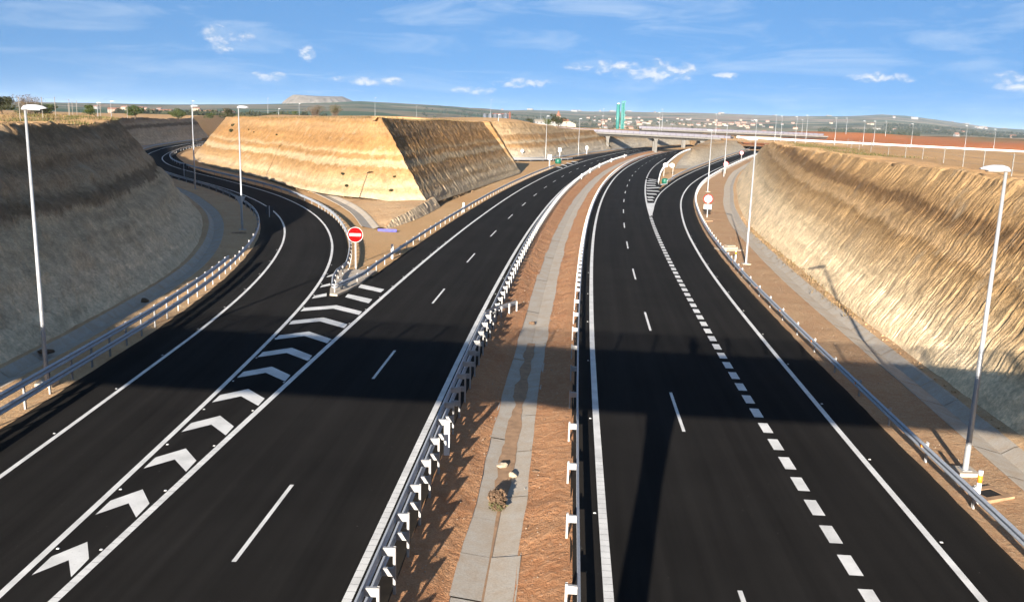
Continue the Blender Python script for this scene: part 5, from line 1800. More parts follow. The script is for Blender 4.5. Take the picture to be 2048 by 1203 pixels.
# scattered pebbles, countless
rnd = random.Random(3)
b = MB()
for k in range(620):
    if k % 3 == 0:
        y = rnd.uniform(18, 90)
        side = rnd.choice((0, 1))
        x0 = float(np.interp(y, sLD[:, 1], sLD[:, 0])) + 4.8
        x1_ = float(np.interp(y, sR2[:, 1], sR2[:, 0])) - 4.7
        t = rnd.uniform(0.02, 0.3) if side else rnd.uniform(0.68, 0.98)
        x = x0 + (x1_ - x0) * t
        z = -0.05 - 0.33 * (min(t, 1 - t) / 0.35) + 0.03
    elif k % 3 == 1:
        y = rnd.uniform(18, 110)
        x = float(np.interp(y, sR4[:, 1], sR4[:, 0])) + rnd.uniform(2.5, 4.6)
        z = 0.02
    else:
        y = rnd.uniform(28, 110)
        x = float(np.interp(y, sRL[:, 1], sRL[:, 0])) - rnd.uniform(2.8, 4.6)
        z = 0.06 + float(zfloor(x, y))
    s = rnd.uniform(0.015, 0.042) * (1.6 if rnd.random() < 0.08 else 1)
    V = [(x + s * rnd.uniform(.6, 1) * a, y + s * rnd.uniform(.6, 1) * bb, z + s * 0.7 * c) for a, bb, c in ((1, 0, 0), (-1, 0, 0), (0, 1, 0), (0, -1, 0), (0, 0, 1), (0, 0, -1))]
    b.add(V, [(0, 2, 4), (2, 1, 4), (1, 3, 4), (3, 0, 4), (2, 0, 5), (1, 2, 5), (3, 1, 5), (0, 3, 5)])
tag(b.build('pebbles', 'stone'), 'loose pebbles strewn over the verges and the median', 'pebbles', None, 'stuff')


# ------------------------------------------------------------------ plants
def leaf_cloud(blobs, n, size, seed, flat=0.0):
    """Small two-triangle leaves spread through a set of ellipsoids, denser towards their skins."""
    rg = np.random.default_rng(seed)
    bl_ = np.array(blobs, float)
    wts = bl_[:, 3] * bl_[:, 4] * bl_[:, 5]
    pick = rg.choice(len(bl_), n, p=wts / wts.sum())
    d = rg.normal(size=(n, 3))
    d /= np.linalg.norm(d, axis=1)[:, None]
    r = rg.uniform(0.35, 1.0, n) ** 0.45 * rg.uniform(0.86, 1.12, n)
    P = bl_[pick, :3] + d * bl_[pick, 3:6] * r[:, None]
    P = P[P[:, 2] > 0.03]
    n = len(P)
    a = rg.normal(size=(n, 3))
    a /= np.linalg.norm(a, axis=1)[:, None]
    c = np.cross(a, rg.normal(size=(n, 3)))
    c /= np.linalg.norm(c, axis=1)[:, None]
    s = size * rg.uniform(0.55, 1.3, n)[:, None]
    V = np.stack([P - a * s, P + c * s * 0.45, P + a * s, P - c * s * 0.45], 1).reshape(-1, 3)
    return V, np.arange(4 * n).reshape(-1, 4)


def trunk_mesh(h, r, seed, limbs=5):
    rd = random.Random(seed)
    b = MB()
    b.tube([(0, 0, -0.3), (0.05 * h * rd.uniform(-1, 1), 0, h * 0.5), (0.08 * h * rd.uniform(-1, 1), 0.05 * h * rd.uniform(-1, 1), h)], [r, r * 0.75, r * 0.3], 8)
    for k in range(limbs):
        a = rd.uniform(0, 2 * PI)
        z = h * rd.uniform(0.3, 0.75)
        L = h * rd.uniform(0.35, 0.6)
        b.tube([(0, 0, z), (L * 0.5 * math.cos(a), L * 0.5 * math.sin(a), z + L * 0.4), (L * math.cos(a), L * math.sin(a), z + L * 0.6)], [r * 0.5, r * 0.3, r * 0.12], 6)
    return b.mesh('trunk', 'bark', smooth=True)


def tree(name, x, y, w, h, mt, label, seed, group=None, n=2600, cat='tree', leaf=0.16, low=0.12, z=None):
    rd = random.Random(seed)
    o = empty(name, (x, y, (z1(x, y) if z is None else z) - 0.05), rd.uniform(0, 6), label, cat, group)
    link('trunk', trunk_mesh(h * 0.75, 0.035 * h + 0.03, seed), o)
    bl_ = []
    for k in range(13):
        a = rd.uniform(0, 2 * PI)
        rr = rd.uniform(0.0, 0.33) * w
        zz = h * rd.uniform(low + 0.14, 0.82)
        q = rd.uniform(0.13, 0.24)
        bl_.append((rr * math.cos(a), rr * math.sin(a), zz, w * q, w * q, h * q * rd.uniform(0.7, 1.0)))
    V, F = leaf_cloud(bl_, n, leaf * (h / 4.0) ** 0.5, seed)
    link('crown', npmesh('crown', V, F, mt), o)
    return o


def twig_bush(name, x, y, w, h, mt, label, seed, n=420, cat='bush', group=None, z=None, leaves=900):
    """Bare bush: a fan of thin forking twigs with sparse dry leaves."""
    rg = np.random.default_rng(seed)
    o = empty(name, (x, y, (z1(x, y) if z is None else z) - 0.05), 0, label, cat, group)
    V, F = [], []
    for k in range(n):
        a = rg.uniform(0, 2 * PI)
        lean = rg.uniform(0.05, 1.0)
        L = h * rg.uniform(0.45, 1.05)
        p = np.array((rg.normal() * w * 0.06, rg.normal() * w * 0.06, 0.0))
        dirv_ = np.array((math.cos(a) * lean * w / h * 0.55, math.sin(a) * lean * w / h * 0.55, 1.0))
        dirv_ /= np.linalg.norm(dirv_)
        side = np.cross(dirv_, rg.normal(size=3))
        side /= np.linalg.norm(side)
        prev = None
        r = 0.02 * (h / 3) ** 0.5
        seg = 5
        for i in range(seg + 1):
            t = i / seg
            ww = r * (1 - 0.8 * t)
            b0 = len(V)
            V += [tuple(p - side * ww), tuple(p + side * ww)]
            if prev is not None:
                F.append((prev, prev + 1, b0 + 1, b0))
            prev = b0
            dirv_ = dirv_ + rg.normal(size=3) * 0.14
            dirv_ /= np.linalg.norm(dirv_)
            p = p + dirv_ * L / seg
    link('twigs', npmesh('twigs', arr(V), np.array(F), 'bark'), o)
    bl_ = [(rg.normal() * w * 0.2, rg.normal() * w * 0.2, h * rg.uniform(0.4, 0.85), w * 0.2, w * 0.2, h * 0.17) for _ in range(12)]
    Vl, Fl = leaf_cloud(bl_, leaves, 0.10 * (h / 3) ** 0.5, seed + 1)
    link('foliage', npmesh('foliage', Vl, Fl, mt), o)
    return o


tree('tree', -74.5, 130.6, 5.0, 3.1, 'leaf_dark', 'dark bushy tree at the left edge of the photo on the plateau', 1, None, 3000)
tree('bush', -70.3, 133, 3.6, 1.8, 'leaf_dark', 'low dark bush between the two trees at the far left', 2, None, 1800, 'bush')
twig_bush('bare_tree', -76.0, 141.0, 5.2, 3.4, 'twig_brown', 'bare grey-brown tree behind the head of the left lamp', 3, 520, 'tree', None, None, 700)
tree('tree', -91.5, 176, 4.6, 2.6, 'leaf_green', 'green tree behind the left fence posts', 4, None, 2200)
tree('tree', -84.0, 178, 3.6, 2.3, 'leaf_green', 'smaller green tree behind the right part of the left fence', 5, None, 1800)
tree('tree', -97.5, 178, 3.6, 2.0, 'leaf_olive', 'olive shrub at the left end of the left fence', 6, None, 1500)
tree('tree', -101.5, 240, 5.8, 3.9, 'leaf_green', 'rounded green tree right of the twin lamps on the plateau', 7, None, 3200)
tree('tree', -95.5, 254, 6.0, 3.2, 'leaf_green', 'wide green tree left of the slip road lamp', 8, None, 2800)
tree('tree', -97.5, 262.0, 4.2, 2.9, 'leaf_dark', 'dark tree just right of the slip road lamp', 9, None, 2000)
tree('tree', -100.5, 314, 6.0, 4.2, 'leaf_dark', 'dark round tree left of the wedge corner lamp', 10, None, 2400)
tree('bush', -107.5, 316, 5.0, 2.2, 'leaf_green', 'low green bush beside the dark round tree', 12, None, 1500, 'bush')
tree('bush', -112.0, 300, 3.6, 1.8, 'leaf_green', 'small green bush left of the low bush on the plateau', 13, None, 1200, 'bush')
twig_bush('bare_bush', -87.2, 390.0, 9.5, 4.9, 'twig_brown', 'left one of two bare brown bushes above the wedge', 14, 520, 'bush', None, None, 2400)
twig_bush('bare_bush', -79.0, 392.0, 6.8, 5.2, 'leaf_olive', 'right one of two bare bushes above the wedge', 15, 460, 'bush', None, None, 2400)
tree('bush', -118, 430, 7.5, 3.2, 'leaf_dark', 'dark shrub behind the wedge near the small far lamp', 16, None, 1500, 'bush')
tree('bush', -132, 430, 6.0, 2.2, 'leaf_green', 'green shrub behind the wedge left of the small far lamp', 17, None, 1300, 'bush')
tree('bush', -95, 388, 4.0, 2.0, 'leaf_green', 'green shrub left of the bare bushes', 18, None, 1200, 'bush')
tree('tree', 19.5, 424, 10.5, 6.6, 'leaf_dark', 'big dark tree standing behind the left end of the overpass', 19, None, 3600)
tree('tree', 14.0, 418, 5.5, 3.8, 'leaf_green', 'green bush beside the big dark tree at the overpass', 20, None, 1800, 'bush')
tree('bush', 6.0, 426, 6.0, 3.0, 'leaf_dark', 'dark bush right of the white shed', 21, None, 1700, 'bush')

# small tufts on the wedge face and the lips of the banks
rd = random.Random(11)


def tuft_mesh(seed, n=70, r=0.35, h=0.4, mt='dry_grass'):
    rg = np.random.default_rng(seed)
    V, F = [], []
    for k in range(n):
        a = rg.uniform(0, 2 * PI)
        p = np.array((rg.normal() * r * 0.4, rg.normal() * r * 0.4, 0))
        tipp = p + np.array((math.cos(a) * r * rg.uniform(.2, 1), math.sin(a) * r * rg.uniform(.2, 1), h * rg.uniform(.4, 1)))
        sd = np.array((-math.sin(a), math.cos(a), 0)) * 0.018
        b0 = len(V)
        V += [tuple(p - sd), tuple(p + sd), tuple(tipp)]
        F.append((b0, b0 + 1, b0 + 2))
    return npmesh('tuft', arr(V), np.array(F), mt)


def grass(name, pts, n, r, h, mt, label, seed):
    """Uncountable blades as one object."""
    rg = np.random.default_rng(seed)
    pts = arr(pts)
    i = rg.integers(0, len(pts), n)
    base = pts[i] + np.c_[rg.normal(size=(n, 2)) * r, np.zeros(n)]
    a = rg.uniform(0, 2 * PI, n)
    hh = h * rg.uniform(0.35, 1.1, n)
    ln = hh * rg.uniform(0.1, 0.6, n)
    tipp = base + np.c_[np.cos(a) * ln, np.sin(a) * ln, hh]
    sd = np.c_[-np.sin(a), np.cos(a), 0 * a] * (0.02 + 0.02 * rg.random(n))[:, None]
    base[:, 2] -= 0.04
    V = np.stack([base - sd, base + sd, tipp], 1).reshape(-1, 3)
    o = link(name, npmesh(name, V, np.arange(3 * n).reshape(-1, 3), mt))
    return tag(o, label, 'grass', None, 'stuff')


def lip_pts(C, lo, hi, k, y0, y1, seed):
    rg = np.random.default_rng(seed)
    C = C[(C[:, 1] > y0) & (C[:, 1] < y1)]
    N = rnorm(C)
    out = []
    for _ in range(k):
        j = rg.integers(0, len(C))
        d = rg.uniform(lo, hi)
        x, y = C[j] + N[j] * d
        out.append((x, y))
    out = arr(out)
    return np.c_[out, zland(out[:, 0], out[:, 1]) + 0.05]


grass('dry_grass', lip_pts(thin(crestL, 1.0), -14, -0.3, 150, 30, 150, 1), 3200, 0.6, 0.24, 'dry_grass', 'dry grass tufts along the lip of the shaded left bank', 5)
grass('dry_grass', lip_pts(thin(crestL, 1.0), -9, -0.2, 60, 60, 125, 2), 2600, 0.5, 0.32, 'green_grass', 'greener weeds along the lip of the shaded left bank', 6)
grass('dry_grass', lip_pts(thin(crestR, 1.0), 2.5, 9, 110, 95, 190, 3), 4000, 0.8, 0.22, 'green_grass', 'green weeds along the far lip of the right bank', 7)
_rtp = off(sR4, d_rtoe - 0.1)
_rtp = _rtp[(_rtp[:, 1] > 55) & (_rtp[:, 1] < 105)]
grass('dry_grass', np.c_[_rtp, np.full(len(_rtp), 0.16)], 900, 0.45, 0.26, 'dry_grass', 'dry weeds along the foot of the right bank', 8)
_lw = thin(crestW, 1.0)
_lw = _lw[(_lw[:, 1] < 190)]
grass('dry_grass', np.c_[_lw, zland(_lw[:, 0], _lw[:, 1]) + 0.05], 2600, 0.7, 0.30, 'dry_grass', 'dry grass fringe along the crest of the wedge', 9)
TB = [leaf_cloud([(0, 0, 0.22, 0.36, 0.36, 0.25), (0.2, 0.1, 0.3, 0.22, 0.25, 0.22)], 240, 0.09, 40 + k) for k in range(3)]
TBM = [npmesh('shrub', v, f, 'leaf_dark') for v, f in TB]


def wedge_pt(px, frac):
    """Point on the south face of the wedge: share along it and up it."""
    j = int(px * (it - 1))
    o_ = crestW[j] - T_w[j]
    q = T_w[j] + o_ * frac
    zz = z0_w[j] + frac * (zland(crestW[j:j + 1, 0], crestW[j:j + 1, 1])[0] - z0_w[j])
    return q[0], q[1], zz
for i, (a, f_, s_) in enumerate(((0.66, 0.80, 1.6), (0.67, 0.68, 1.9), (0.95, 0.26, 1.0), (0.955, 0.12, 1.1), (0.985, 0.13, 1.0), (0.99, 0.30, 0.8), (0.74, 0.72, 0.7), (0.80, 0.70, 0.8), (0.72, 0.76, 0.6))):
    x, y, z = wedge_pt(a, f_)
    tag(place('shrub', TBM[i % 3], (x, y - 0.1, z - 0.1), i * 1.3, None, s_ * 0.72), ('upper one of the pair of dark shrubs high on the left of the wedge face', 'lower one of the pair of dark shrubs high on the left of the wedge face', 'dark shrub low on the wedge face, upper left of the group near its corner', 'dark shrub lowest on the wedge face left of its corner',
                                                                                               'dark shrub low on the wedge face just left of its bottom corner', 'small dark shrub on the wedge face nearest the sharp corner edge', 'small dark shrub high on the middle of the wedge face, left one', 'small dark shrub high on the middle of the wedge face, right one',
                                                                                               'tiny dark shrub right of the pair high on the wedge face')[i], 'shrub', 'small dark shrubs on the wedge face')
# tumbleweed in the gutter
tb = empty('tumbleweed', (-0.32, 27.1, -0.42), 0, 'dark tumbleweed lying in the median gutter', 'plant')
V, F = leaf_cloud([(0, 0, 0.25, 0.30, 0.42, 0.24), (0.05, -0.35, 0.16, 0.26, 0.3, 0.15)], 900, 0.07, 77)
link('twigs', npmesh('twigs', V, F, 'soot_brown'), tb)
V, F = leaf_cloud([(0.02, -0.3, 0.14, 0.3, 0.35, 0.14)], 260, 0.07, 78)
link('dry_leaves', npmesh('dry_leaves', V, F, 'leaf_olive'), tb)


# ------------------------------------------------------------------ fences
def fence(name, pts, h, label, wires=3, r=0.05, grp='wire fences on the plateaus'):
    pts = arr(pts)
    root = empty(name, (pts[0, 0], pts[0, 1], 0), 0, label, 'fence', grp)
    zs = zland(pts[:, 0], pts[:, 1])
    for (x, y), z in zip(pts, zs):
        b = MB()
        b.tube([(x - pts[0, 0], y - pts[0, 1], z - 0.3), (x - pts[0, 0], y - pts[0, 1], z + h)], r, 6)
        b.build('post', 'fence_post', root)
    for w in range(wires):
        b = MB()
        hh = h * (0.3 + 0.65 * w / max(1, wires - 1))
        b.tube([(x - pts[0, 0], y - pts[0, 1], z + hh) for (x, y), z in zip(pts, zs)], 0.006, 4)
        b.build('wire', 'wire', root)
    return root


fence('fence', [(-38.0, 58), (-38.6, 66.5), (-41.2, 74.8), (-45.2, 86), (-48.8, 95.5), (-53.0, 107), (-57, 117), (-62, 126)], 2.1, 'fence of tall pale posts on the plateau above the shaded bank', 3, 0.032)
fence('fence', [(-78, 118), (-74, 124), (-70.5, 130), (-67.5, 136), (-65, 141), (-63, 146)], 1.9, 'second row of pale fence posts farther back on the left plateau', 3, 0.04)
fence('fence', [(27.8, 46.0), (29.6, 53.5), (31.6, 60.7), (33.6, 67.5), (36.4, 76.5), (38.6, 85.4), (40.8, 94.3), (43.0, 104), (46.0, 116.8), (50.0, 131.4), (55.0, 148), (61, 166)], 1.35, 'wire fence of thin posts running along the top of the right bank', 3, 0.04)


# ------------------------------------------------------------------ overpasses
def overpass(name, x0, x1, y, w, z_a, slope, piers, label, panels=True, xr=None):
    """Deck along +x at depth y; z_a = rail top at x0; piers: list of x."""
    root = empty(name, (x0, y, 0), 0, label, 'overpass', 'concrete overpasses across the motorway')
    L = x1 - x0
    zt = lambda x: z_a - slope * x           # top of railing
    def pr(nm, prof, mt, xa=0.0, xb=L, n=2):
        # prof: closed y-z outline relative to railing top
        V, F = [], []
        m_ = len(prof)
        for xx in np.linspace(xa, xb, n):
            for yy, zz in prof:
                V.append((xx, yy, zt(xx) + zz))
        for i in range(n - 1):
            for k in range(m_):
                F.append((i * m_ + k, i * m_ + (k + 1) % m_, (i + 1) * m_ + (k + 1) % m_, (i + 1) * m_ + k))
        F += [tuple(range(m_))[::-1], tuple(range((n - 1) * m_, n * m_))]
        b = MB()
        b.add(V, F)
        return b.build(nm, mt, root)
    pr('deck', [(0, -1.30), (0, -1.95), (1.2, -2.15), (2.6, -2.9), (w - 2.6, -2.9), (w - 1.2, -2.15), (w, -1.95), (w, -1.30)], 'bridge_concrete')
    for yy in (-0.03, w - 0.12):
        pr('kerb', [(yy, -1.28), (yy, -1.55), (yy + 0.15, -1.55), (yy + 0.15, -1.28)], 'bridge_concrete')
    if panels:
        n = int((xr or L) / 2.68)
        for yy in (0.06,):
            for k in range(n):
                xm = (k + 0.5) * 2.68
                b = MB()
                b.box((xm, yy, zt(xm) - 0.70), (2.50, 0.03, 0.95))
                b.build('panel', 'rail_panel', root)
            for k in range(n + 1):
                b = MB()
                b.box((k * 2.68, yy - 0.03, zt(k * 2.68) - 0.64), (0.12, 0.08, 1.24))
                b.build('rail_post', 'rail_violet', root)
            pr('top_rail', [(yy - 0.06, 0.02), (yy + 0.06, 0.02), (yy + 0.06, -0.10), (yy - 0.06, -0.10)], 'rail_violet', 0, n * 2.68)
        pr('far_rail', [(w - 0.1, 0.0), (w - 0.02, 0.0), (w - 0.02, -1.2), (w - 0.1, -1.2)], 'rail_panel', 0, n * 2.68)
    for px in piers:
        xx = px - x0
        for yy in (2.9, w - 2.9):
            b = MB()
            zb = zt(xx) - 2.9
            prof = [(0.62, -1.8), (0.62, zb * 0.72), (0.70, zb * 0.86), (1.05, zb + 0.02)]
            V, F = [], []
            for r, z in prof:
                for sx, sy_ in ((-1, -1), (1, -1), (1, 1), (-1, 1)):
                    V.append((xx + sx * r, yy + sy_ * 0.55, z))
            for i in range(len(prof) - 1):
                for k in range(4):
                    F.append((i * 4 + k, i * 4 + (k + 1) % 4, (i + 1) * 4 + (k + 1) % 4, (i + 1) * 4 + k))
            F += [(3, 2, 1, 0), tuple(range(len(V) - 4, len(V)))]
            b.add(V, F)
            b.build('pier', 'bridge_concrete', root)
    return root


overpass('overpass', 14.0, 97.0, 398.0, 11.0, 9.55, 0.022, [40.5, 62.0, 82.5], 'nearer concrete overpass with panelled railing across the motorway', True)
overpass('overpass', 66.0, 165.0, 478.0, 10.0, 10.7, 0.012, [89.5, 118.0], 'second concrete overpass partly hidden behind the first one', True)
# overpass road running on to the right with its guardrail
xs = np.linspace(97, 330, 60)
PO = np.c_[xs, np.full(60, 398.0)]
zo_ = 9.55 - 0.022 * (xs - 14.0)
root = empty('guardrail', (0, 0, 0), 0, 'long pale guardrail of the overpass road crossing the field on the right', 'guardrail', 'steel guardrails along the roads')
V = np.zeros((60, len(WPROF), 3))
for j, (a, bb) in enumerate(WPROF):
    V[:, j] = np.c_[xs, np.full(60, 397.6 - a), zo_ - 0.40 + bb * 2.6]
link('beam', npmesh('beam', V.reshape(-1, 3), grid_faces(60, len(WPROF)), 'sign_white'), root)
pm = post_mesh('post', 1.0, 0.17)
for k in range(50):
    x = 98 + k * 4.2
    place('post', pm, (x, 397.8, 9.55 - 0.022 * (x - 14) - 1.3), -PI / 2, root)
# its embankment
nx_ = 120
xe = np.linspace(90, 340, nx_)
zt_ = 9.55 - 0.022 * (xe - 14.0) - 1.32
cols = [(380, None), (390, None), (396.4, -0.25), (397.4, 0.0), (408.6, 0.0), (410, -0.3), (424, None), (440, None)]
V = np.zeros((nx_, len(cols), 3))
for j, (yy, dz_) in enumerate(cols):
    V[:, j, 0] = xe
    V[:, j, 1] = yy
    V[:, j, 2] = zt_ + dz_ if dz_ is not None else np.minimum(zland(xe, np.full(nx_, yy)) + (0.06 if 385 < yy < 430 else -0.3), zt_ + 2)
tag(link('embankment', npmesh('embankment', V.reshape(-1, 3), grid_faces(nx_, len(cols)), 'land', True)), 'low embankment carrying the overpass road across the right field', kind='structure')
ab = MB()
ab.add([(14, 397.6, 0), (14, 409.4, 0), (33, 397.6, 2), (33, 409.4, 2), (14, 397.6, 7.0), (14, 409.4, 7.0), (24, 397.6, 6.6), (24, 409.4, 6.6)], [(4, 6, 7, 5), (6, 2, 3, 7), (4, 0, 2, 6), (5, 7, 3, 1), (0, 1, 3, 2)])
tag(ab.build('abutment', 'concrete'), 'sloping abutment under the left end of the overpass', 'abutment')


# cars on the overpass
def car(x, y, z, col, label, s=1.0):
    o = empty('car', (x, y, z), 0, label, 'car', 'cars on the overpass road')
    b = MB()
    b.prism([(-2.1, 0.35), (-2.05, 0.85), (-1.3, 0.98), (1.1, 0.98), (2.0, 0.85), (2.1, 0.35)], -0.85, 0.85)
    b.build('body', col, o)
    b = MB()
    b.prism([(-1.5, 0.98), (-0.8, 1.45), (0.5, 1.45), (1.15, 0.98)], -0.75, 0.75)
    b.build('cabin', 'sign_dark', o)
    for sx in (-1.3, 1.3):
        for sy_ in (-0.8, 0.8):
            w_ = MB()
            w_.tube([(sx, sy_ - 0.1, 0.32), (sx, sy_ + 0.1, 0.32)], 0.32, 14)
            w_.build('wheel', 'pit_shade_tyre_black', o)
    return o


car(86.0, 402.5, 9.55 - 0.022 * 72 - 1.29, 'sign_white', 'white car crossing the overpass')
car(95.5, 405.5, 9.55 - 0.022 * 81.5 - 1.29, 'sign_dark', 'dark car crossing the overpass')

# ------------------------------------------------------------------ far buildings
tz = z1(102, 894)
te = empty('teal_tower', (102, 894, tz - 0.3), 0, 'tall teal industrial tower made of two columns beyond the overpass', 'tower')
b = MB()
b.tube([(-2.6, 0, 0), (-2.6, 0, 30.5 - tz)], 1.75, 16)
tcol_ = b.build('column', 'teal_paint', te, True)
b = MB()
b.box((-2.6, 0, 30.9 - tz), (2.2, 2.2, 1.2))
b.build('cap', 'sign_back', tcol_)
b = MB()
for sx in (-1, 1):
    for sy_ in (-1, 1):
        b.box((2.2 + sx * 1.3, sy_ * 1.3, (32.4 - tz) / 2), (0.7, 0.7, 32.4 - tz))
for z in np.arange(2, 33 - tz, 3.2):
    b.box((2.2, -1.3, z), (3.2, 0.4, 0.5))
    b.box((2.2, 1.3, z), (3.2, 0.4, 0.5))
b.build('lattice', 'teal_paint', te)
for k in range(5):
    b = MB()
    b.box((4.3, 0, 6 + k * 4.6), (1.4, 2.4, 0.9))
    b.build('platform', 'teal_paint', te)
b = MB()
b.tube([(2.2, 0, 0), (2.2, 0, 31.5 - tz)], 0.95, 10)
b.build('duct', 'teal_paint', te, True)
b = MB()
b.box((2.6, 0, 33.0 - tz), (4.2, 3.0, 1.3))
b.build('head', 'teal_paint', te)
for k in range(5):
    x = -28.5 + k * 4.6
    z = z1(x, 800)
    o = empty('grain_silo', (x, 800, z - 0.2), 0, ('leftmost grey grain silo of the row of five', 'second grain silo from the left in the row of five', 'middle grain silo of the row of five', 'fourth grain silo from the left in the row of five', 'rightmost grey grain silo of the row of five')[k], 'silo', 'grey grain silos')
    hh = 16.5 + (0.8 if k == 4 else 0) - z
    b = MB()
    b.tube([(0, 0, 0), (0, 0, hh)], 1.95, 18)
    b.build('drum', 'silo_grey', o, True)
    b = MB()
    b.tube([(0, 0, hh), (0, 0, hh + 0.9)], [2.0, 0.3], 18)
    b.build('roof', 'silo_grey', o, True)
z = z1(-7, 802)
o = empty('elevator_tower', (-6.5, 803, z), 0, 'rust-red elevator frame beside the grain silos', 'tower')
b = MB()
b.box((0, 0, (19 - z) / 2), (1.6, 1.6, 19 - z))
b.build('shaft', 'rust_red', o)
b = MB()
b.box((-8, 0, 17.2 - z), (15, 1.2, 0.8))
b.build('gantry', 'rust_red', o)


def gable(wl_, wd, wh, rh, wmat, rmat):
    bw = MB()
    bw.add([(-wl_ / 2, -wd / 2, -3), (wl_ / 2, -wd / 2, -3), (wl_ / 2, wd / 2, -3), (-wl_ / 2, wd / 2, -3), (-wl_ / 2, -wd / 2, wh), (wl_ / 2, -wd / 2, wh), (wl_ / 2, wd / 2, wh), (-wl_ / 2, wd / 2, wh), (-wl_ / 2, 0, wh + rh), (wl_ / 2, 0, wh + rh)],
           [(0, 1, 5, 4), (2, 3, 7, 6), (1, 2, 6, 9, 5), (3, 0, 4, 8, 7)])
    e = 0.4
    br = MB()
    br.add([(-wl_ / 2 - e, -wd / 2 - e, wh - 0.15), (wl_ / 2 + e, -wd / 2 - e, wh - 0.15), (wl_ / 2 + e, 0, wh + rh + 0.1), (-wl_ / 2 - e, 0, wh + rh + 0.1), (wl_ / 2 + e, wd / 2 + e, wh - 0.15), (-wl_ / 2 - e, wd / 2 + e, wh - 0.15)],
           [(0, 1, 2, 3), (3, 2, 4, 5)])
    bn = MB()
    for k in range(max(1, int(wl_ / 3.5))):
        x = -wl_ / 2 + (k + 0.5) * wl_ / max(1, int(wl_ / 3.5))
        for zz in ([1.6] if wh < 4.5 else [1.6, 4.4]):
            bn.box((x, -wd / 2 - 0.03, zz), (1.0, 0.08, 1.2))
    return bw.mesh('wall', wmat), br.mesh('roof', rmat), bn.mesh('windows', 'sign_dark')


HK = [gable(11, 9, 5.6, 1.8, 'wall_white', 'roof_tile'), gable(14, 9, 5.8, 2.0, 'wall_cream', 'roof_tile'), gable(9, 8, 3.4, 1.5, 'wall_white', 'roof_tile'), gable(16, 10, 6.2, 2.2, 'wall_pink', 'roof_tile'), gable(26, 14, 5.5, 1.4, 'wall_white', 'wall_cream')]


def house(k, x, y, rz, label, grp, sc=1.0, nm='house'):
    o = empty(nm, (x, y, z1(x, y) - 0.2), rz, label, 'house', grp)
    for n_, me in zip(('wall', 'roof', 'window_row'), HK[k]):
        q = link(n_, me, o)
        q.scale = (sc, sc, sc)
    return o


house(4, 1.8, 803, 0.05, 'white shed right of the grain silos', None, 0.5, 'shed')
house(4, 22, 640, 0.1, 'cream farm building behind the big dark tree', None, 0.75, 'farm_building')
house(1, 30.5, 640, 0.0, 'farm house with a tiled roof behind the big dark tree', None, 0.8, 'farm_house')
rd = random.Random(21)
cnt = 0
for k in range(175):
    ang = rd.uniform(4.5, 15.8) if k % 5 else rd.uniform(14, 29)
    D = rd.choice((rd.uniform(1150, 1700), rd.uniform(1900, 3600), rd.uniform(2300, 3300)))
    x, y = D * math.sin(R(ang)), D * math.cos(R(ang))
    house(rd.choice((0, 0, 1, 2, 3, 3, 4 if k % 3 == 0 else 1)), x, y, rd.uniform(-0.5, 0.5), 'small pale house with a tiled roof in the far town', 'houses of the far town', rd.uniform(0.55, 0.85))
for k in range(22):
    ang = rd.uniform(-25, -17)
    D = rd.uniform(1200, 2100)
    x, y = D * math.sin(R(ang)), D * math.cos(R(ang))
    house(rd.choice((0, 1, 3)), x, y, rd.uniform(-0.5, 0.5), 'small pale house of the far hamlet on the left', 'houses of the far hamlet on the left', 1.0)
for k in range(28):
    ang = rd.uniform(-2, 29)
    D = rd.uniform(4600, 6900)
    x, y = D * math.sin(R(ang)), D * math.cos(R(ang))
    house(rd.choice((0, 4, 4)), x, y, rd.uniform(-0.4, 0.4), 'tiny white building on the far hills', 'white buildings on the far hills', rd.uniform(0.9, 1.5), 'far_building')
# town church
o = empty('church', (57, 1250, z1(57, 1250)), 0, 'church with a pale bell tower behind the big dark tree', 'church')
b = MB()
b.box((0, 0, 8), (6, 6, 20))
b.build('bell_tower', 'wall_cream', o)
b = MB()
b.tube([(0, 0, 18), (0, 0, 26)], [3.4, 0.2], 4)
b.build('spire', 'roof_tile', o)
b = MB()
b.prism([(5, -2), (24, -2), (24, 8), (14.5, 12), (5, 8)], -7, 7)
b.build('nave', 'wall_cream', o)
b = MB()
b.box((0, -3.03, 14), (1.6, 0.1, 3.0))
b.build('belfry_shade', 'sign_dark', o)  # dark slab on the wall, coloured as the shade of the belfry arch

# dark woods on the plain
rg = np.random.default_rng(5)
for (ang0, ang1, D0, D1, n, lab) in ((18.5, 24, 1500, 2400, 900, 'dark belt of trees on the plain beyond the red field'), (13.5, 18.5, 1050, 1500, 500, 'green belt of trees right of the far town'), (22, 30, 2400, 3600, 900, 'dark woods on the plain at the right edge'),
                                     (-24, -12, 800, 1100, 320, 'dark line of trees beyond the left plateau'), (-6, 12, 1500, 3000, 260, 'scattered trees round the far town')):
    ang = np.radians(rg.uniform(ang0, ang1, n))
    D = rg.uniform(D0, D1, n)
    x, y = D * np.sin(ang), D * np.cos(ang)
    z = zland(x, y)
    Vs, Fs = [], []
    for i in range(n):
        h = rg.uniform(3.5, 7.5)
        v, f_ = leaf_cloud([(0, 0, h * 0.55, h * 0.5, h * 0.5, h * 0.5)], 34, h * 0.26, 1000 + i)
        Fs.append(f_ + sum(len(q) for q in Vs) if i < 1 else f_ + off_)
        off_ = (0 if i < 1 else off_) + len(v)
        Vs.append(v + np.array((x[i], y[i], z[i] - 0.3)))
    tag(link('woodland', npmesh('woodland', np.vstack(Vs), np.vstack(Fs), 'leaf_dark')), lab, 'woodland', None, 'stuff')

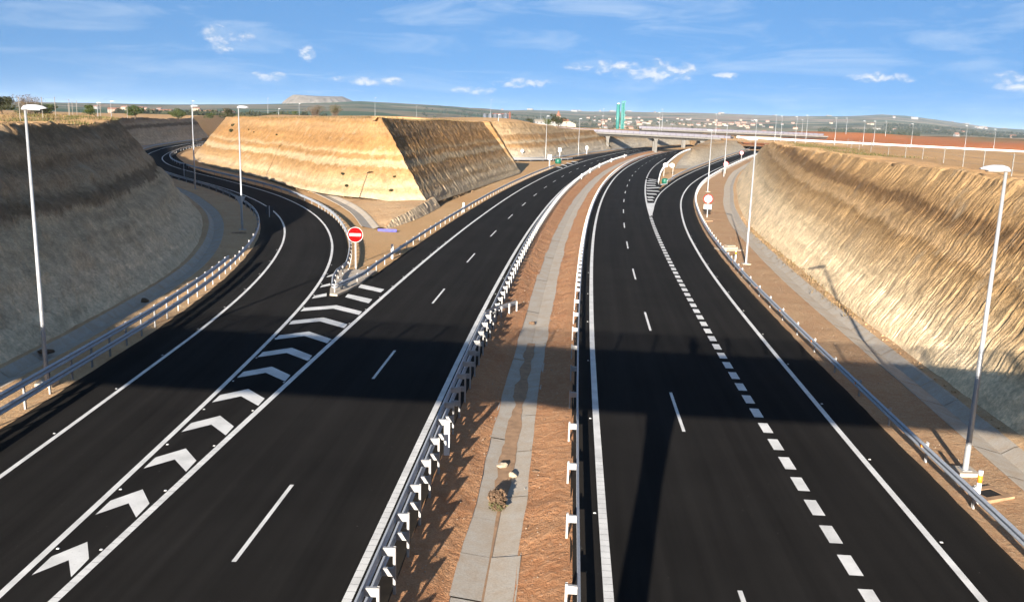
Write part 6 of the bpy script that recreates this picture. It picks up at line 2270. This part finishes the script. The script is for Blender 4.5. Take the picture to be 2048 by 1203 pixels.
# flat-topped spoil hill on the left
n_u, n_v = 220, 40
ang = np.linspace(0, 2 * PI, n_u, endpoint=False)
D0 = 3300.0
ca = R(-12.4)
cx, cy = D0 * math.sin(ca), D0 * math.cos(ca)
V = np.zeros((n_u + 1, n_v, 3))
for j in range(n_v):
    t = j / (n_v - 1)
    for i in range(n_u + 1):
        a = ang[i % n_u]
        rx, ry = 128 * (1 - 0.36 * t), 150 * (1 - 0.42 * t)
        gul = 9.0 * (float(vnoise(np.array([a * 9.0]), np.array([t * 0.8]), 7)[0]) - 0.5) * math.sin(PI * min(1, t * 1.15)) if t < 0.9 else 0
        V[i, j] = (cx + (rx + gul) * math.cos(a), cy + (ry + gul) * math.sin(a), 0)
base = zland(V[:, 0, 0], V[:, 0, 1])
top = 75.0 + 3.0 * np.sin(ang * 2 + 0.6)
top = np.r_[top, top[:1]]
for j in range(n_v):
    t = j / (n_v - 1)
    V[:, j, 2] = base - 4 + (top - base + 4) * min(1, t / 0.88) ** 0.85 + (2.0 * fbm(V[:, j, 0] / 14, V[:, j, 1] / 14, 3, 3))
capV = np.r_[V.reshape(-1, 3), [[cx, cy, 77.0]]]
F = grid_faces(n_u + 1, n_v)
b = MB()
@mat('spoil')
def _(g):
    p = g.pos()
    n = g.noise(g.scale(p, (1, 1, 0.15)), 0.06, 6, 0.65)
    c = g.mix(g.mapr(n, 0.3, 0.7, 0, 1), (0.20, 0.172, 0.14), (0.105, 0.092, 0.076))
    g.out(c, 1.0, 0, n, 0.6, 3.0)
me = npmesh('spoil_hill', capV, F, 'spoil')
bm = bmesh.new()
bm.from_mesh(me)
bm.verts.ensure_lookup_table()
ci = len(capV) - 1
for i in range(n_u):
    try:
        bm.faces.new((bm.verts[i * n_v + n_v - 1], bm.verts[(i + 1) * n_v + n_v - 1], bm.verts[ci]))
    except ValueError:
        pass
bm.to_mesh(me)
bm.free()
tag(link('spoil_hill', me), 'flat-topped grey hill rising above the left horizon', kind='structure')

# ------------------------------------------------------------------ the bridge under the camera (its shadow lies across the road)
BA = math.atan(-0.085)
br = empty('footbridge', (0, -0.15, 0), BA, 'bridge the photo is taken from, its shadow lying across both carriageways', 'bridge')
b = MB()
b.box((0, -2.05, 9.83), (150, 4.1, 0.76))
b.build('deck', 'bridge_concrete', br)
for yy in (-0.12, -3.98):
    b = MB()
    b.box((0, yy, 10.58), (150, 0.24, 0.742))
    b.build('parapet', 'bridge_concrete', br)
    for k in range(-36, 37):
        b = MB()
        b.box((k * 2.0, yy, 11.45), (0.13, 0.10, 1.0))
        b.build('rail_post', 'rail_violet', br)
    for z in np.arange(11.06, 11.95, 0.125):
        b = MB()
        b.box((0, yy, z), (146, 0.04, 0.038))
        b.build('rail', 'rail_violet', br)
b = MB()
prof = [(0.36, -0.8), (0.36, 7.3), (0.46, 8.3), (0.66, 9.46)]
V, F = [], []
for r, z in prof:
    for sx, sy_ in ((-1, -1), (1, -1), (1, 1), (-1, 1)):
        V.append((-1.30 + sx * r, -2.05 + sy_ * 0.34, z))
for i in range(len(prof) - 1):
    for k in range(4):
        F.append((i * 4 + k, i * 4 + (k + 1) % 4, (i + 1) * 4 + (k + 1) % 4, (i + 1) * 4 + k))
F += [(3, 2, 1, 0), tuple(range(len(V) - 4, len(V)))]
b.add(V, F)
b.build('pier', 'bridge_concrete', br)

# the photographer at the railing
pe = bpy.data.meshes.new('person')
J = [(0, 0, 0.95), (0, 0, 1.15), (0, 0.01, 1.38), (0, 0.02, 1.50), (0, 0.05, 1.60), (0, 0.06, 1.74),
     (0.20, 0.0, 1.40), (0.25, 0.08, 1.16), (0.07, 0.24, 1.48), (-0.20, 0.0, 1.40), (-0.25, 0.08, 1.16), (-0.07, 0.24, 1.48),
     (0.10, 0, 0.90), (0.11, 0.02, 0.48), (0.12, -0.02, 0.07), (0.12, 0.12, 0.03), (-0.10, 0, 0.90), (-0.11, 0.02, 0.48), (-0.12, -0.02, 0.07), (-0.12, 0.12, 0.03)]
E_ = [(0, 1), (1, 2), (2, 3), (3, 4), (4, 5), (2, 6), (6, 7), (7, 8), (2, 9), (9, 10), (10, 11), (0, 12), (12, 13), (13, 14), (14, 15), (0, 16), (16, 17), (17, 18), (18, 19)]
RAD = [.19, .20, .22, .075, .11, .10, .11, .06, .045, .11, .07, .045, .115, .08, .05, .04, .115, .08, .05, .04]
pe.from_pydata(J, E_, [])
po = link('person', pe)
po.location = (0.05, -0.66, 10.21)
md = po.modifiers.new('skin', 'SKIN')
for v, r in zip(pe.skin_vertices[0].data, RAD):
    v.radius = (r, r)
pe.skin_vertices[0].data[0].use_root = True
ms = po.modifiers.new('sub', 'SUBSURF')
ms.levels = ms.render_levels = 2
pe.materials.append(MATS['jacket'])
tag(po, 'person in dark clothes taking the photo, seen only by the shadow on the road', 'person')

# ------------------------------------------------------------------ air: thin even haze round the whole place
HZ0, HZ1 = float(Zg.min()) - 1.0, max(float(Zg.max()), 86.0) + 4.0
hz = MB()
hz.box((0, 5200, (HZ0 + HZ1) / 2), (23600, 17600, HZ1 - HZ0))
hm = bpy.data.materials.new('haze')
hm.use_nodes = True
hg = NG(hm.node_tree)
pv = hg.n('ShaderNodeVolumePrincipled', {'Color': (0.62, 0.80, 1.0, 1), 'Density': 0.000055, 'Anisotropy': 0.0})
on = hg.n('ShaderNodeOutputMaterial')
hm.node_tree.links.new(pv.outputs[0], on.inputs['Volume'])
MATS['haze'] = hm
ho = hz.build('haze', 'haze')
tag(ho, 'thin pale haze that fades the far hills', None, None, 'stuff')
